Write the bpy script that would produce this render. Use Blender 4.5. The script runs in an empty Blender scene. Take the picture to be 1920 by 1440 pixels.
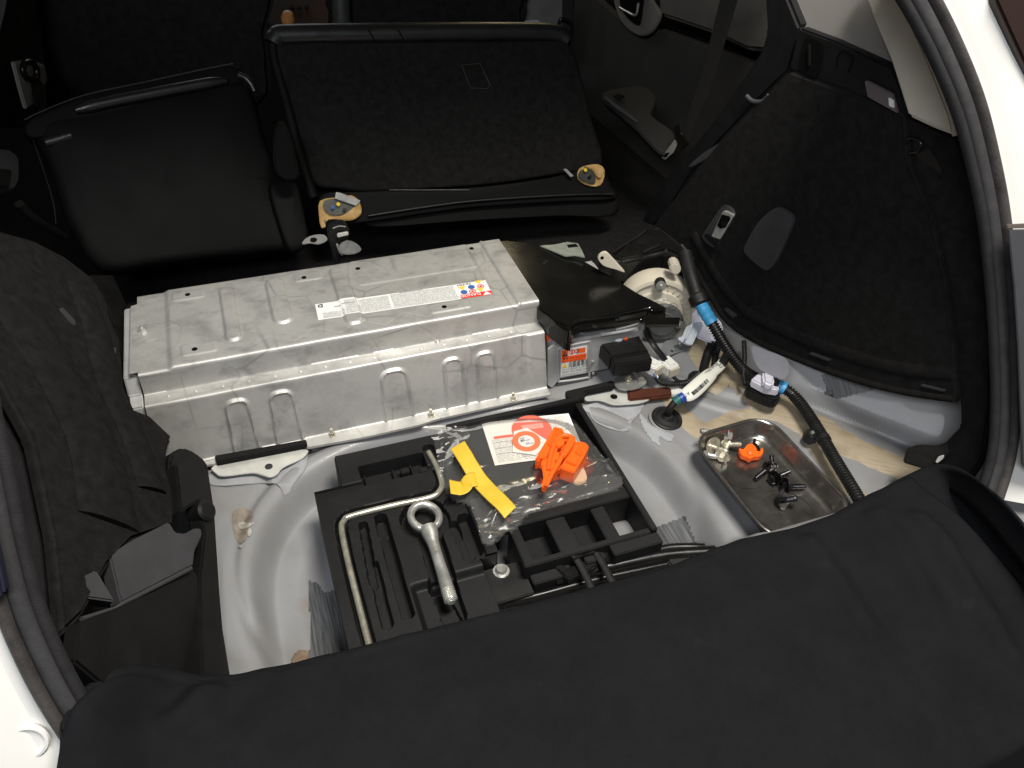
import bpy, bmesh, math, random
from mathutils import Vector, Matrix, Euler, noise
random.seed(7)
R = math.radians
scene = bpy.context.scene
COL = scene.collection

# ---------------------------------------------------------------- camera, world, lamps, exposure
CAM = Vector((.1995, -1.0446, .8008)); FPX = 1475.84
ROT = Euler((R(48.8377), R(-2.2418), R(-19.793)), 'XYZ'); RM = ROT.to_matrix()
cd = bpy.data.cameras.new('camera'); cam = bpy.data.objects.new('camera', cd); COL.objects.link(cam)
cam.location = CAM; cam.rotation_euler = ROT
cd.sensor_fit = 'HORIZONTAL'; cd.sensor_width = 36; cd.lens = 36 * FPX / 1920; cd.clip_start = .01; cd.clip_end = 200
scene.camera = cam
w = bpy.data.worlds.new('World'); scene.world = w; w.use_nodes = True
w.node_tree.nodes['Background'].inputs[0].default_value = (.92, .96, 1, 1)
w.node_tree.nodes['Background'].inputs[1].default_value = .11

def area(name, loc, aim, size, energy, color, sy=None):
    l = bpy.data.lights.new(name, 'AREA'); l.energy = energy; l.color = color
    l.shape = 'RECTANGLE'; l.size = size; l.size_y = sy or size
    o = bpy.data.objects.new(name, l); COL.objects.link(o); o.location = loc
    o.rotation_euler = (Vector(aim) - Vector(loc)).to_track_quat('-Z', 'Y').to_euler()
    return o
area('garage_tube_lamp', (.85, -.74, 2.15), (.5, -.15, -.1), .9, 84, (1.0, .955, .87), .35)
area('garage_tube_lamp', (-.75, -1.9, 1.9), (.5, -.1, .1), 1.2, 34, (.93, .96, 1.0), .3)
area('windscreen_daylight', (.25, 2.25, .88), (.55, .6, .15), 1.0, 2.2, (.96, .98, 1.0), .25)
area('duct_reflection_lamp', (1.32, 1.62, .93), (.75, .1, 0), .30, 1.5, (1.0, .84, .5), .22)  # added warm lamp, aimed to give the duct its olive reflection
scene.view_settings.view_transform = 'Standard'; scene.view_settings.look = 'None'
scene.view_settings.exposure = 0; scene.view_settings.gamma = 1

# ---------------------------------------------------------------- helpers
def ray(px, py):
    return RM @ Vector(((px - 960) / FPX, -(py - 720) / FPX, -1))
def onP(px, py, p0, n):
    d = ray(px, py); n = Vector(n); return CAM + d * (((Vector(p0) - CAM).dot(n)) / d.dot(n))
def Z(px, py, z): return onP(px, py, (0, 0, z), (0, 0, 1))
def Y(px, py, y): return onP(px, py, (0, y, 0), (0, 1, 0))
def X(px, py, x): return onP(px, py, (x, 0, 0), (1, 0, 0))
def sst(a, b, t):
    if a == b: return float(t > a)
    t = min(1, max(0, (t - a) / (b - a))); return t * t * (3 - 2 * t)
def nz(x, y, z=0, s=1): return noise.noise(Vector((x * s, y * s, z * s)))

WLOC = {}
def wl(o): return WLOC.get(o, Vector((0, 0, 0)))
def link(name, me, mat, parent=None, smooth=False, auto=None):
    """world-space mesh -> object with its origin at its base, parented"""
    vs = [v.co for v in me.vertices]
    lo = Vector((min(v.x for v in vs), min(v.y for v in vs), min(v.z for v in vs)))
    hi = Vector((max(v.x for v in vs), max(v.y for v in vs), max(v.z for v in vs)))
    org = Vector(((lo.x + hi.x) / 2, (lo.y + hi.y) / 2, lo.z))
    me.transform(Matrix.Translation(-org))
    if mat is not None:
        for m in (mat if isinstance(mat, (list, tuple)) else [mat]): me.materials.append(m)
    if smooth:
        for p in me.polygons: p.use_smooth = True
        if auto is not None:
            me.set_sharp_from_angle(angle=R(auto))
    o = bpy.data.objects.new(name, me); COL.objects.link(o)
    WLOC[o] = org
    if parent: o.parent = parent; o.location = org - wl(parent)
    else: o.location = org
    return o
def bm_obj(name, bm, mat, parent=None, smooth=False, auto=None, recalc=True):
    if recalc: bmesh.ops.recalc_face_normals(bm, faces=bm.faces)
    me = bpy.data.meshes.new(name); bm.to_mesh(me); bm.free()
    return link(name, me, mat, parent, smooth, auto)
def tag(o, label, cat, group=None):
    o['label'] = label; o['category'] = cat
    if group: o['group'] = group
    return o
def struct(o): o['kind'] = 'structure'; return o
def thing(name, label, cat, loc, group=None):
    o = bpy.data.objects.new(name, None); COL.objects.link(o); o.empty_display_size = .02
    o.location = loc; WLOC[o] = Vector(loc); return tag(o, label, cat, group)

def prism(name, pts, ext, mat, parent=None, bev=0, seg=2, smooth=True):
    bm = bmesh.new(); ext = Vector(ext)
    a = [bm.verts.new(p) for p in pts]; b = [bm.verts.new(Vector(p) + ext) for p in pts]
    bm.faces.new(a); bm.faces.new(b[::-1]); n = len(pts)
    for i in range(n): bm.faces.new((a[i], b[i], b[(i + 1) % n], a[(i + 1) % n]))
    bmesh.ops.recalc_face_normals(bm, faces=bm.faces)
    if bev: bmesh.ops.bevel(bm, geom=list(bm.edges), offset=bev, segments=seg, affect='EDGES', clamp_overlap=True)
    bmesh.ops.triangulate(bm, faces=[f for f in bm.faces if len(f.verts) > 4])
    return bm_obj(name, bm, mat, parent, smooth, 30)
def slab(name, pxs, p0, n, th, mat, parent=None, bev=0, seg=2):
    n = Vector(n).normalized()
    if n.dot(CAM - Vector(p0)) < 0: n = -n
    return prism(name, [onP(x, y, p0, n) for x, y in pxs], -n * th, mat, parent, bev, seg)
def box(name, lo, hi, mat, parent=None, bev=.001, rot=None, seg=2):
    lo, hi = Vector(lo), Vector(hi); c = (lo + hi) / 2; d = hi - lo
    bm = bmesh.new(); bmesh.ops.create_cube(bm, size=1)
    bmesh.ops.scale(bm, vec=d, verts=bm.verts)
    if bev: bmesh.ops.bevel(bm, geom=list(bm.edges), offset=bev, segments=seg, affect='EDGES', clamp_overlap=True)
    m = Matrix.Translation(c)
    if rot: m = m @ (rot if isinstance(rot, Matrix) else Euler(rot).to_matrix()).to_4x4()
    bmesh.ops.transform(bm, matrix=m, verts=bm.verts)
    return bm_obj(name, bm, mat, parent, True, 35)
def pillow(name, pxs, p0, n, th, bulge, mat, parent, edge=.02, wob=0):
    n = Vector(n).normalized()
    if n.dot(CAM - Vector(p0)) < 0: n = -n
    P = crom([onP(x, y, p0, n) for x, y in pxs], 6, True); c = sum(P, Vector()) / len(P); bm = bmesh.new(); rings = []
    R0 = sum((p - c).length for p in P) / len(P)
    prof = [(-edge * .6, -th), (0, -th + .01)] + [(-edge * (1 - math.cos(t)), -edge * (1 - math.sin(t))) for t in (0, .3, .6, .9, 1.2, math.pi / 2)]
    sc = [(1 + a / R0, h) for a, h in prof] + [((1 - edge / R0) * k, bulge * (1 - k * k)) for k in (.9, .75, .6, .45, .3, .15)]
    for f, h in sc: rings.append([bm.verts.new(c + (p - c) * f + n * (h + wob * f * nz(*(c + (p - c) * f), 9))) for p in P])
    m = bm.verts.new(c + n * bulge); K = len(P)
    for a, b in zip(rings, rings[1:]):
        for k in range(K): bm.faces.new((a[k], a[(k + 1) % K], b[(k + 1) % K], b[k]))
    for k in range(K): bm.faces.new((rings[-1][k], rings[-1][(k + 1) % K], m))
    bm.faces.new(rings[0][::-1])
    return bm_obj(name, bm, mat, parent, True, 70)
def crom(pts, n=8, closed=False):
    pts = [Vector(p) for p in pts]; N = len(pts); out = []
    for i in range(N if closed else N - 1):
        g = (lambda k: pts[k % N]) if closed else (lambda k: pts[min(max(k, 0), N - 1)])
        p0, p1, p2, p3 = g(i - 1), g(i), g(i + 1), g(i + 2)
        for k in range(n):
            t = k / n
            out.append(.5 * ((2 * p1) + (p2 - p0) * t + (2 * p0 - 5 * p1 + 4 * p2 - p3) * t * t + (3 * p1 - p0 - 3 * p2 + p3) * t ** 3))
    if not closed: out.append(pts[-1])
    return out
def smooth_px(pts, n=5):
    return [(p.x, p.y) for p in crom([Vector((a, b, 0)) for a, b in pts], n, True)]
def resample(pts, step):
    out = [pts[0]]; acc = 0
    for a, b in zip(pts, pts[1:]):
        L = (b - a).length
        if L == 0: continue
        t = step - acc
        while t <= L: out.append(a.lerp(b, t / L)); t += step
        acc = (acc + L) % step
    return out
def tube_bm(bm, pts, rad, seg=10, flat=None, up=None):
    """rad: number or f(t, i); flat=(a,b) elliptic scale"""
    N = len(pts); prev = Vector(up) if up else Vector((0.13, .21, 1)); rings = []
    for i, p in enumerate(pts):
        d = (pts[min(i + 1, N - 1)] - pts[max(i - 1, 0)]).normalized()
        u = (prev - d * prev.dot(d)).normalized(); v = d.cross(u); prev = u
        r = rad(i / (N - 1), i) if callable(rad) else rad
        fa, fb = flat or (1, 1)
        rings.append([bm.verts.new(p + u * (math.cos(2 * math.pi * k / seg) * r * fa) + v * (math.sin(2 * math.pi * k / seg) * r * fb)) for k in range(seg)])
    for a, b in zip(rings, rings[1:]):
        for k in range(seg): bm.faces.new((a[k], a[(k + 1) % seg], b[(k + 1) % seg], b[k]))
    bm.faces.new(rings[0][::-1]); bm.faces.new(rings[-1])
def tube(name, pts, rad, mat, parent=None, seg=10, flat=None, up=None, curve=8):
    if curve: pts = crom(pts, curve)
    bm = bmesh.new(); tube_bm(bm, [Vector(p) for p in pts], rad, seg, flat, up)
    return bm_obj(name, bm, mat, parent, True, 50)
def conduit(name, pts, r, mat, parent=None, pitch=.0052):
    p = resample(crom(pts, 14), pitch / 4)
    bm = bmesh.new(); tube_bm(bm, p, lambda t, i: r * (1.03 if i % 4 in (0, 1) else .80), 12)
    return bm_obj(name, bm, mat, parent, True, 30)
def frame_from(ax, up=(0, 0, 1)):
    z = Vector(ax).normalized(); u = Vector(up)
    x = u.cross(z)
    if x.length < 1e-4: x = Vector((1, 0, 0)).cross(z)
    x.normalize(); y = z.cross(x)
    return Matrix((x, y, z)).transposed()
def lathe(name, prof, c, ax, mat, parent=None, seg=32, up=(0, 0, 1), auto=30):
    """prof [(r,h)], axis ax through c; closes the ends"""
    m = Matrix.Translation(Vector(c)) @ frame_from(ax, up).to_4x4(); bm = bmesh.new(); rings = []
    for r, h in prof:
        if r < 1e-6: rings.append([bm.verts.new(m @ Vector((0, 0, h)))])
        else: rings.append([bm.verts.new(m @ Vector((r * math.cos(2 * math.pi * k / seg), r * math.sin(2 * math.pi * k / seg), h))) for k in range(seg)])
    for a, b in zip(rings, rings[1:]):
        for k in range(seg):
            q = [a[k % len(a)], a[(k + 1) % len(a)], b[(k + 1) % len(b)], b[k % len(b)]]
            q2 = [];  [q2.append(v) for v in q if v not in q2]
            if len(q2) > 2: bm.faces.new(q2)
    if len(rings[0]) > 2: bm.faces.new(rings[0][::-1])
    if len(rings[-1]) > 2: bm.faces.new(rings[-1])
    return bm_obj(name, bm, mat, parent, True, auto)
def grid(name, nu, nv, f, mat, parent=None, keep=None, smooth=True, thick=0, auto=None):
    bm = bmesh.new(); V = {}
    for i in range(nu + 1):
        for j in range(nv + 1): V[i, j] = bm.verts.new(f(i / nu, j / nv))
    for i in range(nu):
        for j in range(nv):
            if keep is None or keep((i + .5) / nu, (j + .5) / nv):
                bm.faces.new((V[i, j], V[i + 1, j], V[i + 1, j + 1], V[i, j + 1]))
    bmesh.ops.delete(bm, geom=[v for v in bm.verts if not v.link_faces], context='VERTS')
    o = bm_obj(name, bm, mat, parent, smooth, auto)
    if thick:
        md = o.modifiers.new('thickness', 'SOLIDIFY'); md.thickness = thick; md.offset = 0
    return o
def text(name, s, mat, org, xdir, ydir, h, parent, lift=.0004, align='LEFT', bold=0):
    c = bpy.data.curves.new(name, 'FONT'); c.body = s; c.size = 1; c.align_x = align; c.offset = bold
    c.resolution_u = 2
    t = bpy.data.objects.new('t', c); COL.objects.link(t)
    dg = bpy.context.evaluated_depsgraph_get()
    me = bpy.data.meshes.new_from_object(t.evaluated_get(dg)); bpy.data.objects.remove(t)
    x = Vector(xdir).normalized(); y = Vector(ydir).normalized(); z = x.cross(y)
    m = Matrix.Translation(Vector(org) + z * lift) @ (Matrix((x, y, z)).transposed() @ Matrix.Scale(h / .7, 3)).to_4x4()
    me.transform(m); me.materials.clear()
    return link(name, me, mat, parent)
def patch(name, pts, mat, parent):
    """flat print polygon"""
    bm = bmesh.new(); bm.faces.new([bm.verts.new(p) for p in pts]); 
    return bm_obj(name, bm, mat, parent, recalc=False)
def inpoly(x, y, P):
    r = False; j = len(P) - 1
    for i in range(len(P)):
        xi, yi = P[i]; xj, yj = P[j]
        if (yi > y) != (yj > y) and x < (xj - xi) * (y - yi) / (yj - yi) + xi: r = not r
        j = i
    return r
def seg_d(x, y, a, b):
    ax, ay = a; bx, by = b; t = ((x - ax) * (bx - ax) + (y - ay) * (by - ay)) / max(1e-12, (bx - ax) ** 2 + (by - ay) ** 2)
    t = min(1, max(0, t)); return math.hypot(x - ax - t * (bx - ax), y - ay - t * (by - ay))
def rr(x, y, cx, cy, hw, hh, r):
    dx = abs(x - cx) - hw + r; dy = abs(y - cy) - hh + r
    return math.hypot(max(dx, 0), max(dy, 0)) + min(max(dx, dy), 0) - r

# ---------------------------------------------------------------- materials
def mat(name, col, rough=.5, metal=0, var=.0, vscale=8, bump=0, bscale=200, spec=.5, col2=None, rvar=0, sheen=0, coat=0, aniso=None):
    m = bpy.data.materials.new(name); m.use_nodes = True; nt = m.node_tree; b = nt.nodes['Principled BSDF']
    b.inputs['Base Color'].default_value = (*col, 1); b.inputs['Roughness'].default_value = rough; b.inputs['Metallic'].default_value = metal
    b.inputs['Specular IOR Level'].default_value = spec
    if sheen: b.inputs['Sheen Weight'].default_value = sheen; b.inputs['Sheen Roughness'].default_value = .5
    if coat: b.inputs['Coat Weight'].default_value = coat; b.inputs['Coat Roughness'].default_value = .1
    tc = nt.nodes.new('ShaderNodeNewGeometry')
    if var or rvar:
        n = nt.nodes.new('ShaderNodeTexNoise'); n.inputs['Scale'].default_value = vscale; n.inputs['Detail'].default_value = 6; n.inputs['Roughness'].default_value = .62
        nt.links.new(tc.outputs['Position'], n.inputs['Vector'])
        if var:
            cr = nt.nodes.new('ShaderNodeValToRGB'); cr.color_ramp.elements[0].position = .3; cr.color_ramp.elements[1].position = .7
            c2 = col2 or tuple(c * (1 - var) for c in col)
            cr.color_ramp.elements[0].color = (*c2, 1); cr.color_ramp.elements[1].color = (*[min(1, c * (1 + var * .4)) for c in col], 1)
            nt.links.new(n.outputs['Fac'], cr.inputs[0]); nt.links.new(cr.outputs[0], b.inputs['Base Color'])
        if rvar:
            mr = nt.nodes.new('ShaderNodeMapRange'); mr.inputs['To Min'].default_value = max(0, rough - rvar); mr.inputs['To Max'].default_value = min(1, rough + rvar)
            mr.inputs['From Min'].default_value = .3; mr.inputs['From Max'].default_value = .7
            nt.links.new(n.outputs['Fac'], mr.inputs[0]); nt.links.new(mr.outputs[0], b.inputs['Roughness'])
    if bump:
        n2 = nt.nodes.new('ShaderNodeTexNoise'); n2.inputs['Scale'].default_value = bscale; n2.inputs['Detail'].default_value = 3
        nt.links.new(tc.outputs['Position'], n2.inputs['Vector'])
        bp = nt.nodes.new('ShaderNodeBump'); bp.inputs['Strength'].default_value = bump; bp.inputs['Distance'].default_value = .002
        nt.links.new(n2.outputs['Fac'], bp.inputs['Height']); nt.links.new(bp.outputs[0], b.inputs['Normal'])
    return m
def N(m, t, **k):
    n = m.node_tree.nodes.new(t)
    for a, v in k.items(): setattr(n, a, v)
    return n
def ramp(m, src, stops):
    r = N(m, 'ShaderNodeValToRGB'); e = r.color_ramp.elements
    while len(e) < len(stops): e.new(.5)
    for el, (p, c) in zip(e, stops): el.position = p; el.color = (*c, 1) if len(c) == 3 else c
    m.node_tree.links.new(src, r.inputs[0]); return r.outputs[0]
def mixc(m, fac, a, b, mode='MIX'):
    x = N(m, 'ShaderNodeMix', data_type='RGBA', blend_type=mode); L = m.node_tree.links
    for s, sock in ((fac, x.inputs[0]), (a, x.inputs[6]), (b, x.inputs[7])):
        if hasattr(s, 'links') or hasattr(s, 'is_output'): L.new(s, sock)
        else: sock.default_value = s if isinstance(s, (int, float)) else (*s, 1)
    return x.outputs[2]

carpet = mat('black_carpet', (.0165, .0158, .0156), .95, var=.38, vscale=70, bump=.6, bscale=900, spec=.03)
carpet2 = mat('charcoal_carpet', (.0165, .0160, .0162), .95, var=.38, vscale=60, bump=.6, bscale=900, spec=.03)
leather = mat('black_leather', (.0045, .0045, .0045), .62, var=.2, vscale=20, bump=.2, bscale=700, spec=.10, rvar=.06)
leather_edge = mat('sheen_leather_edge', (.012, .012, .012), .36, var=.2, vscale=20, bump=.12, bscale=700, spec=.6, rvar=.08)  # paler, glossier copy of the leather to put sheen on the seat edges
plastic = mat('black_plastic', (.005, .005, .005), .46, var=.25, vscale=30, bump=.15, bscale=1200, spec=.4, rvar=.08)
plastic_matt = mat('matt_black_plastic', (.0050, .0050, .0054), .56, var=.3, vscale=25, bump=.2, bscale=900, spec=.3, rvar=.06)
plastic_grey = mat('charcoal_plastic', (.042, .041, .045), .55, var=.2, vscale=25, bump=.2, bscale=900, spec=.35)
gloss_black = mat('gloss_black_paint', (.006, .006, .006), .28, var=.2, vscale=30, spec=.4, rvar=.08)
duct_m = mat('duct_black_plastic', (.006, .006, .0055), .17, var=.3, vscale=14, spec=.55, rvar=.05, bump=.05, bscale=300)
foam = mat('foam_strip_black', (.012, .012, .012), .95, bump=.8, bscale=600, spec=.1)
rubber = mat('black_rubber', (.008, .008, .008), .55, var=.3, vscale=60, spec=.4, rvar=.1)
loom = mat('corrugated_loom', (.011, .011, .011), .4, var=.3, vscale=60, spec=.5, rvar=.08)
seal_d = mat('weatherstrip_cloth', (.022, .021, .023), .8, var=.3, vscale=60, spec=.2, bump=.4, bscale=700)
seal_b = mat('weatherstrip_bulb', (.06, .054, .052), .5, var=.5, vscale=30, spec=.4, bump=.3, bscale=300)
seal_m = mat('weatherstrip_rubber', (.042, .041, .043), .6, var=.35, vscale=40, spec=.35, bump=.2, bscale=500)
white_paint = mat('white_car_paint', (.80, .79, .76), .3, var=.03, vscale=5, coat=.5)
cream = mat('cream_plastic', (.52, .475, .385), .42, var=.1, vscale=20, spec=.4)
beige_trim = mat('greige_pillar_trim', (.58, .54, .47), .7, var=.06, vscale=30, bump=.25, bscale=1200, spec=.3)
grey_plastic = mat('grey_motor_plastic', (.085, .09, .088), .5, var=.15, vscale=30)
zinc = mat('zinc_plated_steel', (.55, .55, .52), .34, metal=.72, var=.25, vscale=60, rvar=.1)
zinc_y = mat('yellow_zinc_steel', (.58, .55, .45), .3, metal=.72, var=.25, vscale=50, rvar=.1)
chrome = mat('chrome', (.75, .75, .70), .2, metal=.7)
dark_bolt = mat('black_oxide_steel', (.07, .07, .075), .32, metal=1, var=.3, vscale=80, rvar=.1)
silver_bracket = mat('zinc_flake_bracket', (.62, .62, .58), .42, metal=.45, var=.12, vscale=40, rvar=.08)
orange = mat('orange_plastic', (.86, .115, .008), .4, var=.05, vscale=40, spec=.4)
yellow = mat('yellow_tape_vinyl', (.62, .41, .03), .55, var=.06, vscale=30, bump=.3, bscale=120)
blue = mat('blue_tape_vinyl', (.055, .33, .62), .38, var=.18, vscale=80, bump=.2, bscale=300)
blue_d = mat('dark_blue_tape', (.01, .05, .30), .4)
green_t = mat('green_tape', (.02, .11, .10), .4)
white_pl = mat('white_nylon', (.68, .68, .64), .5, var=.05, vscale=40)
white_clip = mat('lilac_white_nylon', (.60, .58, .66), .5, var=.05, vscale=40)
milky = mat('milky_grey_nylon', (.36, .40, .45), .4, var=.1, vscale=40)
brown = mat('brown_felt', (.075, .022, .012), .85, var=.25, vscale=50, bump=.5, bscale=500, spec=.2)
foam_y = mat('yellow_seat_foam', (.46, .31, .13), .9, var=.45, vscale=45, bump=.8, bscale=120, col2=(.30, .16, .04))
maroon = mat('maroon_card', (.09, .014, .010), .5)
skin_b = mat('beige_grip', (.55, .36, .22), .5)
paper = mat('white_paper', (.72, .69, .64), .8, var=.05, vscale=30)
ink = mat('black_ink', (.02, .02, .02), .7)
ink_g = mat('grey_ink', (.30, .30, .30), .8)
ink_o = mat('orange_ink', (.80, .10, .01), .6)
ink_r = mat('red_ink', (.62, .035, .02), .6)
ink_p = mat('pale_red_ink', (.70, .12, .07), .7)
ink_b = mat('blue_ink', (.03, .10, .30), .6)
ink_y = mat('yellow_ink', (.75, .50, .02), .6)
lab_w = mat('label_white', (.68, .68, .66), .45)
wood = mat('brown_wood_veneer', (.035, .012, .006), .5, var=.5, vscale=12)
amber = mat('orange_lit_knob', (.45, .20, .07), .35, var=.2, vscale=40)  # the orange light on the knob is put into its colour
glass_grey = mat('tinted_window_glass', (.30, .285, .265), .3, spec=.5)
grey_cloth = mat('grey_garage_wall', (.16, .16, .18), .8, var=.15, vscale=3)
hole_m = mat('hole_black', (.004, .004, .004), .9, spec=.05)
belt_m = mat('seat_belt_webbing', (.018, .017, .016), .8, bump=.5, bscale=900, spec=.2)
steel_tray_m = mat('stainless_tray', (.33, .31, .285), .24, metal=.93, var=.25, vscale=25, rvar=.06)
roof_m = mat('headliner_greige', (.45, .43, .38), .9)

# galvanised battery case: smudges and a faint honeycomb of rubbed lines
def case_mat():
    m = mat('galvanised_battery_case', (.5, .5, .48), .38, metal=.72)
    nt = m.node_tree; b = nt.nodes['Principled BSDF']; L = nt.links; g = N(m, 'ShaderNodeNewGeometry')
    n1 = N(m, 'ShaderNodeTexNoise'); n1.inputs['Scale'].default_value = 14; n1.inputs['Detail'].default_value = 8; n1.inputs['Roughness'].default_value = .6
    L.new(g.outputs['Position'], n1.inputs['Vector'])
    base = ramp(m, n1.outputs['Fac'], [(.3, (.34, .335, .32)), (.5, (.475, .47, .45)), (.72, (.55, .545, .52))])
    vo = N(m, 'ShaderNodeTexVoronoi', feature='DISTANCE_TO_EDGE'); vo.inputs['Scale'].default_value = 13; vo.inputs['Randomness'].default_value = .55
    n0 = N(m, 'ShaderNodeTexNoise'); n0.inputs['Scale'].default_value = 9
    L.new(g.outputs['Position'], n0.inputs['Vector'])
    L.new(g.outputs['Position'], vo.inputs['Vector'])
    line = ramp(m, vo.outputs['Distance'], [(.0, (1, 1, 1)), (.035, (0, 0, 0))])
    patchy = ramp(m, n0.outputs['Fac'], [(.42, (0, 0, 0)), (.60, (.6, .6, .6))])
    lm = mixc(m, 1.0, line, patchy, 'MULTIPLY')
    c1 = mixc(m, lm, base, (.22, .22, .21))
    n2 = N(m, 'ShaderNodeTexNoise'); n2.inputs['Scale'].default_value = 30; n2.inputs['Detail'].default_value = 5; n2.inputs['Roughness'].default_value = .65
    mp2 = N(m, 'ShaderNodeMapping'); mp2.inputs['Scale'].default_value = (.55, 1.1, .8); mp2.inputs['Rotation'].default_value = (0, 0, R(25)); L.new(g.outputs['Position'], mp2.inputs[0]); L.new(mp2.outputs[0], n2.inputs['Vector'])
    sm = ramp(m, n2.outputs['Fac'], [(.52, (0, 0, 0)), (.74, (.7, .7, .7))])
    c2 = mixc(m, sm, c1, (.20, .195, .19))
    L.new(c2, b.inputs['Base Color'])
    rr_ = ramp(m, n1.outputs['Fac'], [(.3, (.58, .58, .58)), (.7, (.44, .44, .44))]); L.new(rr_, b.inputs['Roughness'])
    return m
case_m = case_mat(); case_m.node_tree.nodes['Principled BSDF'].inputs['Metallic'].default_value = .6
box_m = mat('grey_control_box', (.50, .50, .50), .4, metal=.45, var=.15, vscale=25, rvar=.08)

def pan_mat(name='painted_floor_pan', grime=True):
    m = mat(name, (.3, .32, .35), .36)
    nt = m.node_tree; b = nt.nodes['Principled BSDF']; L = nt.links; g = N(m, 'ShaderNodeNewGeometry')
    n1 = N(m, 'ShaderNodeTexNoise'); n1.inputs['Scale'].default_value = 7; n1.inputs['Detail'].default_value = 7
    L.new(g.outputs['Position'], n1.inputs['Vector'])
    base = ramp(m, n1.outputs['Fac'], [(.32, (.188, .186, .184)), (.68, (.242, .245, .258))])
    n2 = N(m, 'ShaderNodeTexNoise'); n2.inputs['Scale'].default_value = 140; n2.inputs['Detail'].default_value = 2
    L.new(g.outputs['Position'], n2.inputs['Vector'])
    spk = ramp(m, n2.outputs['Fac'], [(.72, (0, 0, 0)), (.78, (.7, .7, .7))])
    c = mixc(m, spk, base, (.20, .15, .10))
    if grime:
        n3 = N(m, 'ShaderNodeTexNoise'); n3.inputs['Scale'].default_value = 16; n3.inputs['Detail'].default_value = 5
        L.new(g.outputs['Position'], n3.inputs['Vector'])
        gr = ramp(m, n3.outputs['Fac'], [(.6, (0, 0, 0)), (.74, (.5, .5, .5))])
        c = mixc(m, gr, c, (.19, .155, .115))
    L.new(c, b.inputs['Base Color']); b.inputs['Coat Weight'].default_value = .06; b.inputs['Roughness'].default_value = .42; b.inputs['Specular IOR Level'].default_value = .38
    return m
pan_m = pan_mat()
pan_clean = pan_mat('painted_side_panel', False)

def sealer_mat():
    m = mat('tan_seam_sealer', (.42, .35, .25), .55)
    nt = m.node_tree; b = nt.nodes['Principled BSDF']; L = nt.links; g = N(m, 'ShaderNodeNewGeometry')
    mp = N(m, 'ShaderNodeMapping', vector_type='TEXTURE'); mp.inputs['Rotation'].default_value = (0, 0, R(-40)); mp.inputs['Scale'].default_value = (.06, .006, .02); L.new(g.outputs['Position'], mp.inputs[0])
    n = N(m, 'ShaderNodeTexNoise'); n.inputs['Scale'].default_value = 1; n.inputs['Detail'].default_value = 4; L.new(mp.outputs[0], n.inputs[0])
    n2 = N(m, 'ShaderNodeTexNoise'); n2.inputs['Scale'].default_value = 22; n2.inputs['Detail'].default_value = 4; L.new(g.outputs['Position'], n2.inputs[0])
    c = ramp(m, n.outputs['Fac'], [(.28, (.285, .232, .155)), (.5, (.325, .268, .182)), (.75, (.365, .305, .212))])
    dm = ramp(m, n2.outputs['Fac'], [(.46, (0, 0, 0)), (.70, (.7, .7, .7))])
    c = mixc(m, dm, c, (.19, .15, .10)); L.new(c, b.inputs['Base Color'])
    bp = N(m, 'ShaderNodeBump'); bp.inputs['Strength'].default_value = .5; bp.inputs['Distance'].default_value = .002
    L.new(n.outputs['Fac'], bp.inputs['Height']); L.new(bp.outputs[0], b.inputs['Normal'])
    return m
sealer_m = sealer_mat()
def brushed(rotz):
    m = mat('brushed_grey_sealer', (.1, .1, .1), .5)
    nt = m.node_tree; b = nt.nodes['Principled BSDF']; L = nt.links; g = N(m, 'ShaderNodeNewGeometry')
    mp = N(m, 'ShaderNodeMapping'); mp.inputs['Rotation'].default_value = (0, 0, R(rotz)); mp.inputs['Scale'].default_value = (420, 18, 18)
    L.new(g.outputs['Position'], mp.inputs[0])
    n = N(m, 'ShaderNodeTexNoise'); n.inputs['Scale'].default_value = 1; n.inputs['Detail'].default_value = 2; L.new(mp.outputs[0], n.inputs[0])
    c = ramp(m, n.outputs['Fac'], [(.35, (.05, .052, .056)), (.55, (.088, .091, .097)), (.7, (.12, .125, .135))]); L.new(c, b.inputs['Base Color'])
    bp = N(m, 'ShaderNodeBump'); bp.inputs['Strength'].default_value = .6; bp.inputs['Distance'].default_value = .001; L.new(n.outputs['Fac'], bp.inputs['Height']); L.new(bp.outputs[0], b.inputs['Normal'])
    return m
def blanket_mat():
    m = mat('navy_black_cotton', (.025, .026, .031), .95, spec=.03)
    nt = m.node_tree; b = nt.nodes['Principled BSDF']; L = nt.links; g = N(m, 'ShaderNodeNewGeometry')
    n = N(m, 'ShaderNodeTexNoise'); n.inputs['Scale'].default_value = 13; n.inputs['Detail'].default_value = 12; n.inputs['Roughness'].default_value = .8; L.new(g.outputs['Position'], n.inputs[0])
    c = ramp(m, n.outputs['Fac'], [(.3, (.0078, .0081, .0092)), (.7, (.0118, .0121, .0136))])
    n2 = N(m, 'ShaderNodeTexNoise'); n2.inputs['Scale'].default_value = 22; n2.inputs['Detail'].default_value = 1; L.new(g.outputs['Position'], n2.inputs[0])
    sp = ramp(m, n2.outputs['Fac'], [(.74, (0, 0, 0)), (.79, (.22, .22, .22))])
    c = mixc(m, sp, c, (.022, .023, .025)); L.new(c, b.inputs['Base Color'])
    n3 = N(m, 'ShaderNodeTexNoise'); n3.inputs['Scale'].default_value = 1100; L.new(g.outputs['Position'], n3.inputs[0])
    bp = N(m, 'ShaderNodeBump'); bp.inputs['Strength'].default_value = .35; bp.inputs['Distance'].default_value = .001; L.new(n3.outputs['Fac'], bp.inputs['Height']); L.new(bp.outputs[0], b.inputs['Normal'])
    return m
blanket_m = blanket_mat()
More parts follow.
